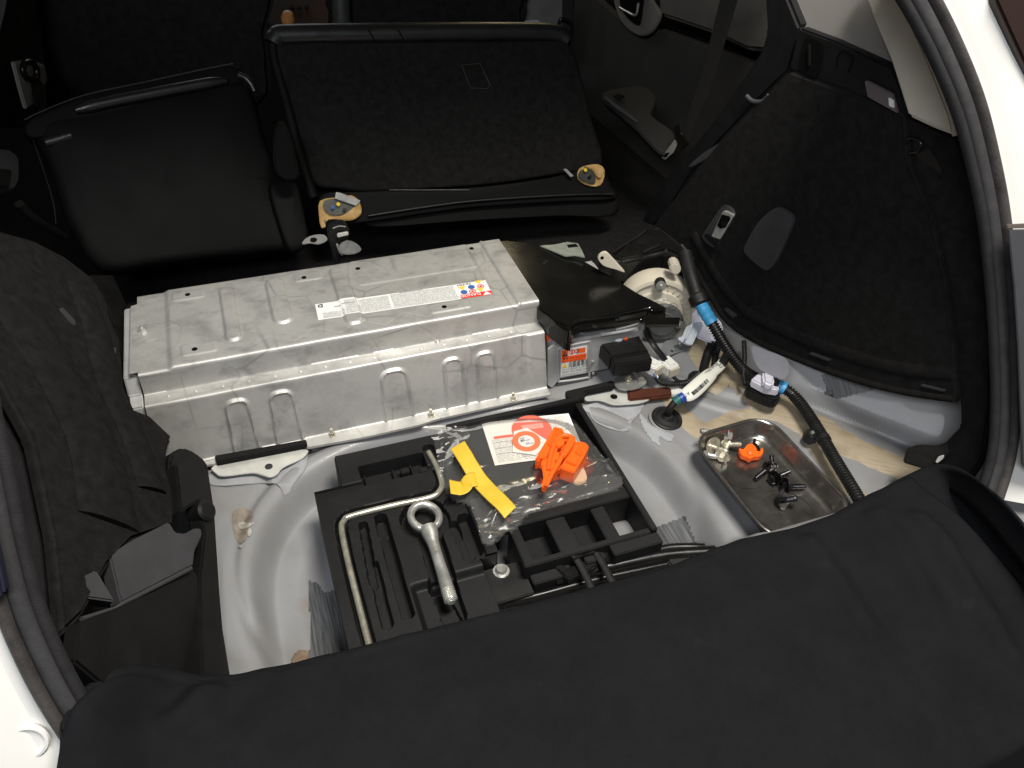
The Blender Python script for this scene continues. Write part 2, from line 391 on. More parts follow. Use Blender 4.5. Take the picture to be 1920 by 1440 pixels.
def film_mat():
    m = bpy.data.materials.new('clear_film'); m.use_nodes = True; nt = m.node_tree; nt.nodes.remove(nt.nodes['Principled BSDF']); L = nt.links
    out = nt.nodes['Material Output']; t = N(m, 'ShaderNodeBsdfTransparent'); t.inputs[0].default_value = (.93, .93, .92, 1)
    gl = N(m, 'ShaderNodeBsdfGlossy'); gl.inputs['Roughness'].default_value = .17; gl.inputs[0].default_value = (.95, .95, .95, 1)
    df = N(m, 'ShaderNodeBsdfDiffuse'); df.inputs[0].default_value = (.8, .8, .8, 1)
    lw = N(m, 'ShaderNodeLayerWeight'); lw.inputs[0].default_value = .2
    r = ramp(m, lw.outputs['Fresnel'], [(.0, (.012,) * 3), (.6, (.22,) * 3), (1, (.6,) * 3)])
    a = N(m, 'ShaderNodeMixShader'); L.new(r, a.inputs[0]); L.new(t.outputs[0], a.inputs[1]); L.new(gl.outputs[0], a.inputs[2])
    b = N(m, 'ShaderNodeMixShader'); b.inputs[0].default_value = .03; L.new(a.outputs[0], b.inputs[1]); L.new(df.outputs[0], b.inputs[2])
    L.new(b.outputs[0], out.inputs[0]); return m
film = film_mat()
def print_mat(name, sx, sy, thr=.5, dark=(.25, .25, .25), light=(.68, .68, .66)):
    """rows of unreadably small print (flat ink)"""
    m = mat(name, light, .5); nt = m.node_tree; b = nt.nodes['Principled BSDF']; L = nt.links
    tc = N(m, 'ShaderNodeTexCoord'); mp = N(m, 'ShaderNodeMapping'); mp.inputs['Scale'].default_value = (sx, sy, 1); L.new(tc.outputs['Object'], mp.inputs[0])
    sep = N(m, 'ShaderNodeSeparateXYZ'); L.new(mp.outputs[0], sep.inputs[0])
    fl = N(m, 'ShaderNodeMath', operation='FLOOR'); L.new(sep.outputs[1], fl.inputs[0])
    fr = N(m, 'ShaderNodeMath', operation='FRACT'); L.new(sep.outputs[1], fr.inputs[0])
    row = ramp(m, fr.outputs[0], [(.22, (0, 0, 0)), (.32, (1, 1, 1)), (.72, (1, 1, 1)), (.82, (0, 0, 0))])
    cmb = N(m, 'ShaderNodeCombineXYZ'); L.new(sep.outputs[0], cmb.inputs[0])
    mu = N(m, 'ShaderNodeMath', operation='MULTIPLY'); mu.inputs[1].default_value = 17.3; L.new(fl.outputs[0], mu.inputs[0]); L.new(mu.outputs[0], cmb.inputs[1])
    n = N(m, 'ShaderNodeTexNoise'); n.inputs['Scale'].default_value = 1; n.inputs['Detail'].default_value = 1; L.new(cmb.outputs[0], n.inputs[0])
    ink_f = ramp(m, n.outputs['Fac'], [(thr - .06, (0, 0, 0)), (thr + .04, (1, 1, 1))])
    f = mixc(m, 1.0, row, ink_f, 'MULTIPLY'); c = mixc(m, f, light, dark); L.new(c, b.inputs['Base Color']); return m

# ================================================================ the setting: floor pan, cabin, car body
def pan_z(x, y):
    d = (abs((x - .455) / .345) ** 2.6 + abs((y + .37) / .285) ** 2.6) ** (1 / 2.6)
    z = -.166 - .050 * sst(1.03, .93, d) + .005 * math.exp(-((d - 1.06) / .03) ** 2) - .018 * sst(.86, .74, d)
    z += .004 * math.exp(-((d - 1.10) / .035) ** 2)
    z += .006 * math.exp(-(((x - .17) / .03) ** 2 + ((y + .40) / .05) ** 2))
    # stamped corner beads
    z -= .007 * math.exp(-((math.hypot((x - .30) * 1.1, y + .30) - .235) / .010) ** 2) * sst(.30, .24, x)
    z -= .005 * math.exp(-((math.hypot((x - .60) * 1.1, y + .30) - .235) / .012) ** 2) * sst(.62, .70, x)
    z += .006 * sst(.012, .0, abs(seg_d(x, y, (.905, -.12), (.99, -.20)) - .02) - .004)
    # step up to the rear quarter on the right
    s = (x - 1.058 - .73 * max(-.02, -.188 - y)) / 1.24
    z += max(0, s) * 1.25 + .012 * sst(-.10, -.02, s) + .012 * sst(0, .012, s)
    z += .05 * math.exp(-(((x - .665) / .045) ** 4 + ((y + .385) / .045) ** 4))
    # sill at the back
    z += .075 * sst(-.46, -.52, y)
    return z + .0015 * nz(x, y, 0, 9)
def hit(px, py, lift=0.0):
    z = -.17
    for _ in range(14):
        p = Z(px, py, z); z += .6 * (pan_z(p.x, p.y) + lift - z)
    p = Z(px, py, z); return Vector((p.x, p.y, pan_z(p.x, p.y) + lift))
pan = struct(grid('cargo_floor', 330, 190, lambda u, v: Vector((.03 + 1.37 * u, -.75 + .95 * v, pan_z(.03 + 1.37 * u, -.75 + .95 * v))), pan_m, thick=.0015))
def strip(name, line, widths, m, parent, lift=.0018, n=10):
    c = crom([Vector((a, b, 0)) for a, b in line], n); k = len(c) - 1
    wd = crom([Vector((q, 0, 0)) for q in widths], n) if len(widths) == len(line) else None
    bm = bmesh.new(); rows = []
    for i, p in enumerate(c):
        d = (c[min(i + 1, k)] - c[max(i - 1, 0)]).normalized(); nn = Vector((-d.y, d.x, 0)); r = []
        wi = (wd[i].x if wd else widths[0]) * (1 + .25 * nz(p.x * .03, p.y * .03))
        for j in range(7):
            t = j / 6 * 2 - 1; q = p + nn * (t * wi / 2 + 3 * nz(p.x * .05 + 7 * (t > 0), p.y * .05))
            r.append(bm.verts.new(hit(q.x, q.y, .0006 + lift * (1 - t * t))))
        rows.append(r)
    for a, b in zip(rows, rows[1:]):
        for j in range(6): bm.faces.new((a[j], a[j + 1], b[j + 1], b[j]))
    return bm_obj(name, bm, m, parent, True)
strip('seam_sealer', [(1245, 735), (1290, 790), (1325, 806), (1385, 783), (1450, 775), (1500, 800)], [30, 34, 34, 30, 24, 16], sealer_m, pan)
strip('seam_sealer', [(1350, 660), (1400, 720), (1455, 760), (1530, 800), (1600, 840), (1720, 890)], [30, 60, 54, 50, 46, 40], sealer_m, pan, .0022)
strip('seam_sealer', [(1500, 800), (1535, 850), (1570, 895), (1640, 960)], [22, 26, 26, 24], sealer_m, pan)
strip('seam_sealer', [(1300, 625), (1330, 665), (1345, 700), (1330, 735)], [40, 70, 60, 30], sealer_m, pan, .003)
def conform(name, poly, m, parent, lift=.0032, step=6):
    x0, x1 = min(p[0] for p in poly), max(p[0] for p in poly); y0, y1 = min(p[1] for p in poly), max(p[1] for p in poly)
    nu, nv = int((x1 - x0) / step) + 2, int((y1 - y0) / step) + 2
    return grid(name, nu, nv, lambda u, v: hit(x0 + (x1 - x0) * u, y0 + (y1 - y0) * v, lift), m, parent, keep=lambda u, v: inpoly(x0 + (x1 - x0) * u, y0 + (y1 - y0) * v, poly))
conform('brushed_sealer', [(579, 1088), (596, 1094), (606, 1110), (640, 1108), (665, 1240), (580, 1245), (582, 1180)], brushed(2), pan, step=4)
conform('brushed_sealer', [(1180, 1000), (1222, 992), (1285, 968), (1306, 1020), (1240, 1060), (1180, 1060)], brushed(8), pan, step=4)
conform('paint_scuff', smooth_px([(1200, 775), (1225, 800), (1262, 815), (1255, 828), (1235, 818), (1238, 835), (1222, 825), (1205, 800)]), mat('pale_scuff', (.30, .31, .33), .5), pan, .002, 3)

tongue_m = mat('pale_sheet', (.30, .305, .32), .4, var=.25, vscale=40)
# battery tray edge: dented tongues of painted sheet that dip into the well
for P_, s in (([(398, 885), (560, 838), (575, 845), (574, 875), (552, 905), (535, 930), (520, 908), (480, 906), (400, 910)], 0),
           ([(1095, 760), (1200, 742), (1205, 765), (1185, 790), (1178, 808), (1150, 805), (1115, 790), (1105, 775)], 1)):
    prism('folded_sheet_tongue', [hit(x, y, .004 + .001 * math.sin(x * .09)) for x, y in smooth_px(P_, 3)], (0, 0, -.0022), tongue_m, pan, .0006)
# cabin
chip_m = mat('chipped_scuff', (.36, .35, .33), .6, var=.5, vscale=160, col2=(.20, .17, .13)); stain_m = mat('tan_stain', (.21, .18, .145), .6, var=.4, vscale=70)
conform('tan_stain', smooth_px([(436, 962), (455, 952), (474, 962), (470, 985), (462, 1010), (448, 1018), (438, 995)], 3), stain_m, pan, .0022, 2)
for q in ([(446, 982), (456, 978), (466, 981), (478, 979), (470, 986), (462, 990), (452, 992)], [(464, 996), (470, 990), (472, 1000), (466, 1006)], [(446, 1024), (454, 1022), (453, 1028)]):
    conform('paint_chip', smooth_px(q, 2), chip_m, pan, .0034, 1.5)
conform('rust_stain', smooth_px([(548, 1232), (560, 1220), (580, 1222), (584, 1245), (550, 1245)], 2), mat('rust_brown', (.17, .12, .075), .7, var=.5, vscale=90), pan, .002, 3)
cab = struct(box('cabin_floor', (-.6, .26, -.22), (1.7, 2.4, -.20), carpet, bev=0))
struct(box('cargo_step', (-.3, .225, -.21), (1.25, .262, -.135), plastic, bev=.004))
struct(box('cabin_bulkhead', (-.7, 2.4, -.25), (1.8, 2.43, 1.0), carpet, bev=0))
struct(box('cabin_roof', (-.35, -.08, .985), (1.45, 2.43, 1.01), roof_m, bev=0))
# inner side walls behind the trim
struct(box('cabin_side_wall', (-.47, -.38, -.30), (-.45, 2.4, .985), carpet, bev=0))
struct(box('cabin_side_wall', (1.42, -.30, -.30), (1.44, 2.4, .985), carpet, bev=0))

# ---- car body: opening seal and white panels
OP0, ON = Vector((0, -.55, 0)), Vector((0, 1, -.45))
def O(px, py, d=0): return onP(px, py, OP0 + Vector((0, d, 0)), ON)
body = thing('white_car', 'white painted car body around the open hatch with black rubber seal', 'car', (.55, -.56, -.2))
right_px = [(1620, -160), (1668, -75), (1718, 5), (1766, 98), (1808, 200), (1835, 300), (1856, 405), (1870, 530), (1877, 650), (1879, 760), (1872, 850), (1848, 935)]
left_px = [(-60, 640), (-40, 780), (-12, 905), (14, 1030), (45, 1140), (85, 1235), (122, 1305), (160, 1365), (200, 1430)]
def sweep(name, px, offs, m, parent, closed=True, n=8):
    """offs: cross-section [(out, rear)] metres; out = away from the opening, rear = towards the viewer"""
    c = crom([O(*p) for p in px], n); nrm = ON.normalized(); k = len(c) - 1; bm = bmesh.new(); rows = []
    ctr = Vector((.55, -.4, .35))
    for i, p in enumerate(c):
        t = (c[min(i + 1, k)] - c[max(i - 1, 0)]).normalized(); o = t.cross(nrm)
        if o.dot(p - ctr) < 0: o = -o
        rows.append([bm.verts.new(p + o * a - nrm * b) for a, b in offs])
    q = len(offs)
    for a, b in zip(rows, rows[1:]):
        for j in range(q if closed else q - 1): bm.faces.new((a[j], a[(j + 1) % q], b[(j + 1) % q], b[j]))
    if closed: bm.faces.new(rows[0]); bm.faces.new(rows[-1][::-1])
    return bm_obj(name, bm, m, parent, True, 50)
def bead(cx, cy, rx, ry, n=12): return [(cx + rx * math.cos(2 * math.pi * k / n), cy + ry * math.sin(2 * math.pi * k / n)) for k in range(n)]
for px, sc in ((right_px, 1), (left_px, 1)):
    ws = sweep('weatherstrip', px, bead(.0, .003, .009, .008), seal_m, body)
    sweep('seal_lip', px, bead(-.0125, .0, .0062, .007), seal_d, ws)
    sweep('seal_bulb', px, bead(.0150, .005, .0068, .011), seal_b, ws)
    sweep('body_flange', px, [(.017, .0), (.026, .000), (.034, .006), (.06, .02), (.10, .03), (.26, .02), (.26, -.02), (.10, -.012), (.017, -.012)], white_paint, body)
# bumper corner with its round plug, lower left
bp = prism('bumper_corner', [O(-140, 1090, -.006), O(0, 1130, -.006), O(48, 1215, -.006), O(98, 1300, -.006), O(160, 1375, -.006), O(300, 1500, -.006), O(300, 1700, -.006), O(-300, 1700, -.006), O(-300, 1090, -.006)], (0, .03, -.01), white_paint, body, .006, 3)
c = O(50, 1391, -.010)
lathe('bumper_plug', [(.0195, -.002), (.0205, .0005), (.0195, .003), (.0165, .0035), (.0158, .001), (.008, .0005), (0, .0005)], c, -ON, white_paint, body, 28)
# tail lamp housings
prism('tail_lamp', [O(1866, -30, -.035), O(1868, 0, -.035), O(1895, 60, -.035), O(1919, 112, -.035), O(1990, 260, -.035), O(2100, 260, -.035), O(2000, -60, -.035)], (0, .02, -.008), mat('dark_red_lens', (.022, .013, .011), .3), body, .003)
prism('lamp_gasket', [O(1889, 421, -.037), O(2050, 414, -.037), O(2050, 423, -.037), O(1889, 429, -.037)], (0, .003, -.001), mat('taupe_gasket', (.09, .075, .065), .7), body, .0006)
prism('tail_lamp_bezel', [O(1892, 431, -.037), O(2050, 428, -.037), O(2050, 900, -.037), O(1950, 905, -.037), O(1918, 872, -.037), O(1914, 760, -.037), O(1910, 650, -.037), O(1903, 540, -.037)], (0, .003, -.001), mat('slate_bezel', (.05, .05, .057), .6, var=.15, vscale=20), body, .0008)
prism('tail_lamp_bezel', [O(-200, 900, -.03), O(-28, 960, -.03), O(-5, 1045, -.03), O(10, 1118, -.03), O(-30, 1128, -.03), O(-200, 1100, -.03)], (0, .02, -.008), mat('slate_blue_bezel', (.012, .014, .03), .5), body, .003)

# ================================================================ right-hand side wall
RP0, RN = Vector((1.0, .25, 0)), Vector((-.7, -.15, 0))
def rs(d): return RP0 + Vector((1, 0, 0)) * d
panel = tag(slab('side_trim_panel', [(1240, 400), (1345, 268), (1420, 190), (1480, 130), (1560, 160), (1640, 190), (1696, 215), (1702, 300), (1745, 400), (1772, 520), (1788, 640), (1796, 757), (1720, 748), (1640, 730), (1560, 706), (1500, 682), (1420, 648), (1362, 608), (1325, 550), (1300, 505), (1270, 465), (1222, 425)],
     RP0, RN, .02, carpet, None, .006, 3), 'large black carpeted side trim panel under the right rear window', 'trim panel')
RNn = RN.normalized(); tou = -RNn if RNn.dot(CAM - RP0) < 0 else RNn
# rolled lower lip of the panel and its slots
lip = [onP(x, y, RP0, RN) + tou * .001 for x, y in [(1232, 430), (1272, 462), (1303, 503), (1330, 548), (1366, 602), (1422, 640), (1500, 674), (1562, 697), (1640, 721), (1720, 738), (1790, 747)]]
tube('rolled_edge', lip, .006, carpet, panel, 8)
cre = [onP(x, y, RP0, RN) for x, y in [(1300, 440), (1345, 520), (1395, 580), (1470, 620), (1560, 655), (1680, 690), (1785, 700)]]
tube('crease', cre, .012, carpet, panel, 10, flat=(.35, 1), up=tou)
slot_px = [[(1268, 462), (1276, 458), (1300, 486), (1290, 488)], [(1356, 580), (1362, 578), (1380, 592), (1374, 597)], [(1515, 664), (1520, 661), (1557, 675), (1553, 678)], [(1725, 724), (1727, 721), (1772, 732), (1770, 735)]]
for q in slot_px:
    slab('clip_slot', q, rs(-.004), RN, .005, plastic_grey, panel, .0006)
# chrome seat-latch striker plate on the panel
st = tag(slab('striker_bezel', smooth_px([(1316, 446), (1320, 434), (1347, 395), (1356, 385), (1369, 389), (1376, 399), (1374, 410), (1350, 452), (1342, 463), (1330, 462)], 2), rs(-.004), RN, .006, plastic_grey, None, .0015), 'charcoal and chrome striker plate set in the right carpet panel', 'striker plate')
slab('chrome_plate', [(1333, 444), (1354, 397), (1358, 395), (1374, 402), (1374, 406), (1349, 449)], rs(-.010), RN, .006, chrome, st, .001)
slab('striker_slot', [(1344, 423), (1353, 402), (1368, 406), (1369, 412), (1360, 427), (1350, 429)], rs(-.0115), RN, .001, hole_m, st, .0003)
slab('striker_tab', [(1352, 417), (1360, 414), (1362, 424), (1352, 426)], rs(-.014), RN, .003, gloss_black, st, .0006)
slab('bezel_foot', [(1318, 443), (1324, 438), (1346, 451), (1340, 462)], rs(-.012), RN, .004, plastic, st, .001)
tag(slab('access_cover', smooth_px([(1397, 458), (1420, 418), (1446, 394), (1462, 390), (1480, 400), (1487, 412), (1478, 440), (1455, 490), (1440, 506), (1428, 504), (1400, 480), (1394, 468)], 3), rs(-.006), RN, .008, plastic_grey, None, .002), 'rounded charcoal cover set in the right carpet panel beside the chrome striker', 'cover')
# upper hard trim
tag(slab('window_ledge_trim', [(1498, 52), (1560, 75), (1672, 126), (1690, 170), (1698, 216), (1640, 192), (1560, 160), (1478, 130)], rs(.004), RN, .02, plastic_matt, None, .003), 'matt black plastic ledge trim with grab recess below the right rear window', 'trim')
ledge = bpy.data.objects['window_ledge_trim']
slab('grab_recess', smooth_px([(1506, 78), (1520, 70), (1540, 80), (1545, 92), (1538, 130), (1530, 147), (1515, 143), (1499, 130), (1500, 110)], 2), rs(.0025), RN, .004, hole_m, ledge, .0005)
slab('recess_bar', [(1514, 84), (1518, 84), (1518, 124), (1514, 124)], rs(-.001), RN, .003, plastic_matt, ledge, .0005)
gp = [onP(x, y, rs(.003), RN) for x, y in [(1568, 128), (1572, 104), (1582, 95), (1594, 103), (1599, 112), (1590, 136)]]
tube('blank_outline', gp, .0012, hole_m, ledge, 6)
lp = tag(slab('luggage_lamp', [(1620, 152), (1626, 152), (1672, 176), (1682, 213), (1640, 190), (1626, 182)], rs(-.002), RN, .006, mat('taupe_lens', (.10, .085, .09), .35), None, .001), 'small grey luggage lamp lens on the right wall near the beige pillar', 'lamp lens')
slab('lens_tab', [(1665, 183), (1674, 188), (1675, 203), (1666, 199)], rs(-.005), RN, .004, lab_w, lp, .0008)
# carpet print band that the ledge meets
tag(slab('quarter_window', [(1432, -40), (1610, -40), (1640, 20), (1688, 112), (1672, 124), (1500, 52), (1440, 18)], rs(.03), RN, .006, glass_grey, None, .001), 'greyish right rear quarter window pane above the black ledge', 'window')
pt = tag(slab('pillar_trim', [(1608, -40), (1668, -40), (1700, 20), (1745, 120), (1782, 215), (1791, 256), (1748, 240), (1702, 218), (1684, 160), (1668, 110), (1640, 45)], rs(-.004), RN, .022, beige_trim, None, .004, 3), 'light greige plastic pillar trim beside the right rear window', 'pillar trim')
ft = [onP(x, y, rs(-.006), RN) for x, y in [(1672, -40), (1704, 20), (1749, 120), (1786, 215), (1793, 254)]]
tube('trim_edge', ft, .005, mat('cream_edge', (.45, .41, .36), .6), pt, 8)
rear = tag(slab('rear_pillar_trim', [(1696, 214), (1748, 238), (1794, 258), (1822, 340), (1842, 450), (1852, 560), (1858, 660), (1856, 760), (1842, 860), (1815, 905), (1775, 900), (1735, 870), (1800, 800), (1799, 756), (1790, 640), (1774, 520), (1748, 400), (1704, 300)], rs(.012), RN, .02, carpet2, None, .004), 'charcoal rear pillar trim between the right carpet panel and the hatch seal', 'pillar trim')
dr = [onP(x, y, rs(.004), RN) for x, y in [(1697, 270), (1703, 260), (1712, 259), (1724, 265), (1727, 273), (1720, 284), (1706, 286)]]
tube('tie_ring', dr, .0028, gloss_black, rear, 8)
slab('ring_recess', smooth_px([(1700, 262), (1725, 262), (1748, 285), (1766, 318), (1765, 325), (1745, 314), (1712, 290), (1700, 280)], 2), rs(.0105), RN, .003, plastic, rear, .0006)
tag(slab('torn_carpet_tab', [(1702, 842), (1725, 835), (1760, 838), (1778, 830), (1780, 850), (1760, 868), (1735, 880), (1694, 868)], (1.13, -.40, 0), (-.6, -.6, .5), .01, carpet, None, .002), 'frayed black carpet tab at the rear corner by the right sill', 'carpet tab')
tag(slab('metal_clip', [(1754, 866), (1760, 856), (1771, 853), (1769, 860), (1757, 869)], (1.12, -.42, 0), (-.6, -.6, .5), .003, zinc, None, .0008), 'tiny bright metal clip under the frayed carpet tab', 'clip')

# C pillar trim, door, belt
CP = Vector((1.10, .2, 0))
cpil = tag(slab('centre_pillar_trim', [(1200, 415), (1250, 330), (1290, 285), (1340, 222), (1390, 150), (1425, 98), (1436, 60), (1430, -40), (1462, -40), (1500, 52), (1480, 132), (1415, 195), (1345, 270), (1300, 320), (1250, 400), (1225, 425)], rs(.012), RN, .03, plastic_matt, None, .005), 'matt black plastic pillar trim between the rear door and the carpet panel', 'pillar trim')
slab('trim_bulge', smooth_px([(1290, 312), (1320, 285), (1368, 258), (1398, 248), (1390, 268), (1340, 302), (1338, 292), (1300, 312)], 2), rs(.008), RN, .006, plastic_grey, cpil, .002)
hk = [onP(x, y, rs(.006), RN) for x, y in [(1400, 180), (1412, 190), (1430, 190), (1442, 178)]]
tube('coat_hook', hk, .004, plastic_grey, cpil, 8)
DP, DN = (1.36, .4, 0), (-1, -.05, .05)
door = thing('door_card', 'dark leather inside panel of the right rear door with armrest and handle', 'door panel', X(1300, 330, 1.36))
slab('lower_card', [(1080, -40), (1190, 60), (1240, 55), (1450, 130), (1440, 200), (1300, 400), (1200, 440), (1050, 300)], DP, DN, .02, mat('door_vinyl', (.048, .045, .042), .5, var=.15, vscale=12, bump=.2, bscale=700), door, .004)
slab('upper_card', [(1228, -60), (1236, 30), (1330, 62), (1400, 95), (1440, 98), (1470, -20), (1450, -60)], (1.34, .4, 0), DN, .02, mat('door_leather', (.13, .12, .105), .45, var=.2, vscale=10, bump=.2, bscale=700), door, .012, 4)
hb = slab('handle_bezel', smooth_px([(1152, -20), (1155, 20), (1170, 48), (1195, 66), (1218, 62), (1236, 28), (1222, 2), (1210, -20)], 3), (1.33, .4, 0), DN, .012, mat('satin_silver_bezel', (.30, .28, .25), .4, metal=.4, var=.2, vscale=15), door, .003)
slab('handle_cup', smooth_px([(1165, -20), (1163, 12), (1178, 36), (1196, 46), (1201, 30), (1203, -20)], 2), (1.317, .4, 0), DN, .004, hole_m, hb, .001)
tube('pull_lever', [onP(x, y, (1.312, .4, 0), DN) for x, y in [(1162, 14), (1176, 22), (1192, 28), (1197, 6)]], .0035, chrome, hb, 8)
arm_m = mat('armrest_vinyl', (.014, .0135, .013), .5)
arm = slab('armrest', smooth_px([(1130, 172), (1150, 166), (1200, 160), (1225, 175), (1228, 195), (1220, 215), (1260, 245), (1262, 270), (1240, 290), (1195, 245), (1150, 205), (1130, 188)], 3), (1.27, .4, .1), (-.5, -.25, .8), .03, arm_m, door, .008, 3)
slab('window_switch', [(1148, 180), (1160, 174), (1172, 180), (1160, 187)], (1.268, .4, .105), (-.5, -.25, .8), .003, gloss_black, arm, .001)
slab('arm_edge', [(1131, 182), (1137, 180), (1196, 226), (1194, 230), (1150, 200)], (1.266, .4, .105), (-.5, -.25, .8), .004, plastic_grey, arm, .001)
belt = thing('seat_belt', 'black webbing seat belt with bright buckle tongue hanging by the right door', 'seat belt', onP(1290, 290, (1.2, .3, 0), RN))
BW = (1.18, .3, 0)
slab('webbing', [(1360, -40), (1392, -40), (1374, 30), (1330, 170), (1305, 225), (1290, 270), (1276, 268), (1290, 215), (1318, 130), (1340, 40)], BW, RN, .0018, belt_m, belt)
slab('belt_tongue', [(1240, 296), (1252, 278), (1264, 262), (1270, 268), (1262, 286), (1246, 300)], (1.165, .3, 0), RN, .003, chrome, belt, .001)
slab('tongue_slot', [(1243, 295), (1248, 287), (1255, 286), (1250, 294)], (1.163, .3, 0), RN, .001, hole_m, belt)
slab('tongue_grip', [(1262, 240), (1274, 228), (1278, 250), (1292, 268), (1276, 282), (1268, 268)], (1.163, .3, 0), RN, .008, plastic, belt, .002)
b2 = thing('front_seat_belt', 'dark webbing belt and anchor loop at the top right of the folded seat', 'seat belt', Y(1065, 60, .9))
slab('webbing', [(1056, -40), (1078, -40), (1072, 60), (1058, 75), (1054, 40)], (0, .9, 0), (0, -1, 0), .002, belt_m, b2)
tube('anchor_loop', [Y(x, y, .89) for x, y in [(1048, 48), (1052, 36), (1062, 38), (1073, 48), (1070, 64), (1058, 72), (1048, 60), (1048, 48)]], .005, gloss_black, b2, 8)
sill = tag(slab('door_pillar_panel', [(986, -40), (1060, -40), (1056, 60), (1060, 70), (1010, 58), (986, 44)], (0, 1.0, 0), (0, -1, .1), .02, mat('grey_pillar_cloth', (.13, .125, .12), .8, var=.3, vscale=14, bump=.3, bscale=500), None, .003), 'grey pillar trim seen above the folded seat at the top', 'pillar trim')
tag(slab('pale_sill_corner', [(984, 40), (1010, 38), (1032, 58), (984, 58)], (0, .93, 0), (0, -1, .1), .01, mat('pale_grey_sill', (.34, .35, .37), .6), None, .002), 'pale grey sill corner at the back of the folded seat', 'sill')

# ================================================================ left-hand side wall
LP0, LN = Vector((-.03, 0, 0)), Vector((1, 0, .55))
def ls(d): return LP0 + Vector((d, 0, 0))
lt = tag(slab('left_carpet_trim', [(-60, 400), (0, 430), (60, 447), (120, 478), (172, 518), (200, 560), (210, 600), (228, 640), (234, 700), (240, 760), (285, 778), (318, 800), (330, 812), (318, 835), (315, 880), (330, 940), (328, 985), (250, 1012), (205, 1060), (160, 1150), (120, 1190), (100, 1000), (60, 820), (-60, 600)],
     LP0, LN, .02, carpet, None, .006, 3), 'black carpeted side trim with frayed cut edge left of the battery', 'trim panel')
slab('clip_slot', [(113, 578), (118, 576), (142, 602), (142, 610), (132, 602)], ls(.003), LN, .004, plastic_grey, lt, .0006)
slab('clip_slot', [(209, 656), (216, 650), (219, 654), (214, 674), (210, 670)], ls(.003), LN, .003, plastic_grey, lt, .0006)
slab('clip_slot', [(236, 772), (244, 768), (246, 792), (238, 796)], ls(.003), LN, .003, plastic_grey, lt, .0006)
fr = [onP(x, y, ls(.002), LN) for x, y in [(322, 800), (327, 812), (326, 818)]]
tube('frayed_tuft', fr, .0035, carpet, lt, 6)
# fibrous bulge across the panel
tube('carpet_bulge', [onP(x, y, LP0, LN) for x, y in [(20, 560), (70, 640), (130, 740), (180, 850), (205, 980)]], .05, carpet2, lt, 14, flat=(.16, 1), up=LN)
tube('carpet_bulge', [onP(x, y, LP0, LN) for x, y in [(150, 540), (180, 620), (205, 720), (250, 820), (285, 920)]], .03, carpet, lt, 14, flat=(.25, 1), up=LN)
rl = tag(slab('rear_left_trim', [(-60, 560), (0, 640), (60, 760), (100, 880), (122, 1000), (128, 1110), (135, 1180), (165, 1240), (190, 1262), (150, 1330), (115, 1270), (72, 1150), (42, 1040), (18, 930), (-10, 800), (-60, 700)], ls(-.03), LN, .02, mat('ribbed_charcoal_cloth', (.014, .0135, .0150), .9, var=.25, vscale=60, bump=.7, bscale=500, spec=.15), None, .004), 'charcoal cloth pillar trim inside the left hatch seal', 'pillar trim')
def LQ(px, py, d): return onP(px, py, LP0, LN) + Vector((d, 0, 0))
hd = thing('left_sill_trim', 'moulded charcoal plastic lower trim at the left edge of the well', 'plastic trim', onP(300, 1200, LP0, LN))
slab('lit_upper_face', [(206, 1040), (250, 1012), (318, 978), (330, 998), (348, 1000), (365, 990), (378, 990), (380, 1002), (366, 1032), (363, 1060), (228, 1130), (222, 1110)], LQ(290, 1070, .012), (1, -.25, .75), .02, plastic_grey, hd, .002)  # paler plastic here paints the lit patch on the trim
slab('lit_facet', [(158, 1080), (182, 1068), (218, 1128), (160, 1120)], LQ(190, 1100, .006), (1, -.25, .75), .02, plastic_grey, hd, .002)  # same lit patch, painted by the paler plastic
slab('lower_face', [(150, 1165), (228, 1136), (362, 1066), (372, 1080), (378, 1180), (392, 1290), (300, 1310), (200, 1290), (140, 1240)], LQ(280, 1180, .006), (1, -.15, .4), .02, plastic_matt, hd, .003)
tube('face_ridge', [onP(x, y, LQ(280, 1105, .016), (1, -.2, .55)) for x, y in [(153, 1161), (215, 1142), (228, 1133), (358, 1066)]], .003, plastic_grey, hd, 8, curve=0)
slab('edge_strip', [(330, 870), (352, 856), (392, 880), (404, 960), (410, 1050), (414, 1110), (420, 1180), (436, 1280), (380, 1285), (375, 1080), (384, 1000), (372, 940), (340, 960)], LQ(400, 1060, .016), (1, -.05, .6), .025, plastic_matt, hd, .003)
slab('cap_block', smooth_px([(322, 850), (345, 838), (372, 850), (392, 872), (392, 905), (372, 920), (330, 905), (318, 880)], 2), LQ(355, 880, .022), (1, -.3, .8), .03, plastic_matt, hd, .004)
tube('cap_slot', [onP(x, y, LQ(355, 880, .027), (1, -.3, .8)) for x, y in [(322, 893), (345, 888), (366, 882)]], .0026, plastic_grey, hd, 8)
lathe('round_stud', [(.016, -.02), (.016, .006), (.012, .010), (0, .011)], LQ(356, 965, .02), (1, -.5, .8), plastic_matt, hd, 20)
slab('sill_backing', [(120, 1040), (200, 960), (330, 880), (392, 880), (402, 1000), (400, 1300), (160, 1330), (130, 1200)], ls(-.045), LN, .01, plastic, hd)
# torn bits of felt against the end of the battery
tag(slab('left_inner_liner', [(170, 515), (212, 515), (226, 545), (246, 590), (250, 640), (252, 720), (262, 770), (240, 770), (234, 700), (226, 640), (205, 580)], ls(-.015), LN, .01, plastic, None, .002), 'black plastic liner edge between left carpet and battery end', 'liner')
for i, (a, b, c_, d) in enumerate(((231, 590, 250, 612), (236, 668, 250, 690), (238, 700, 258, 724))):
    slab('liner_tab', [(a, b), (c_, b - 4), (c_, d), (a + 3, d)], ls(-.008), LN, .004, plastic_matt, bpy.data.objects['left_inner_liner'], .001)

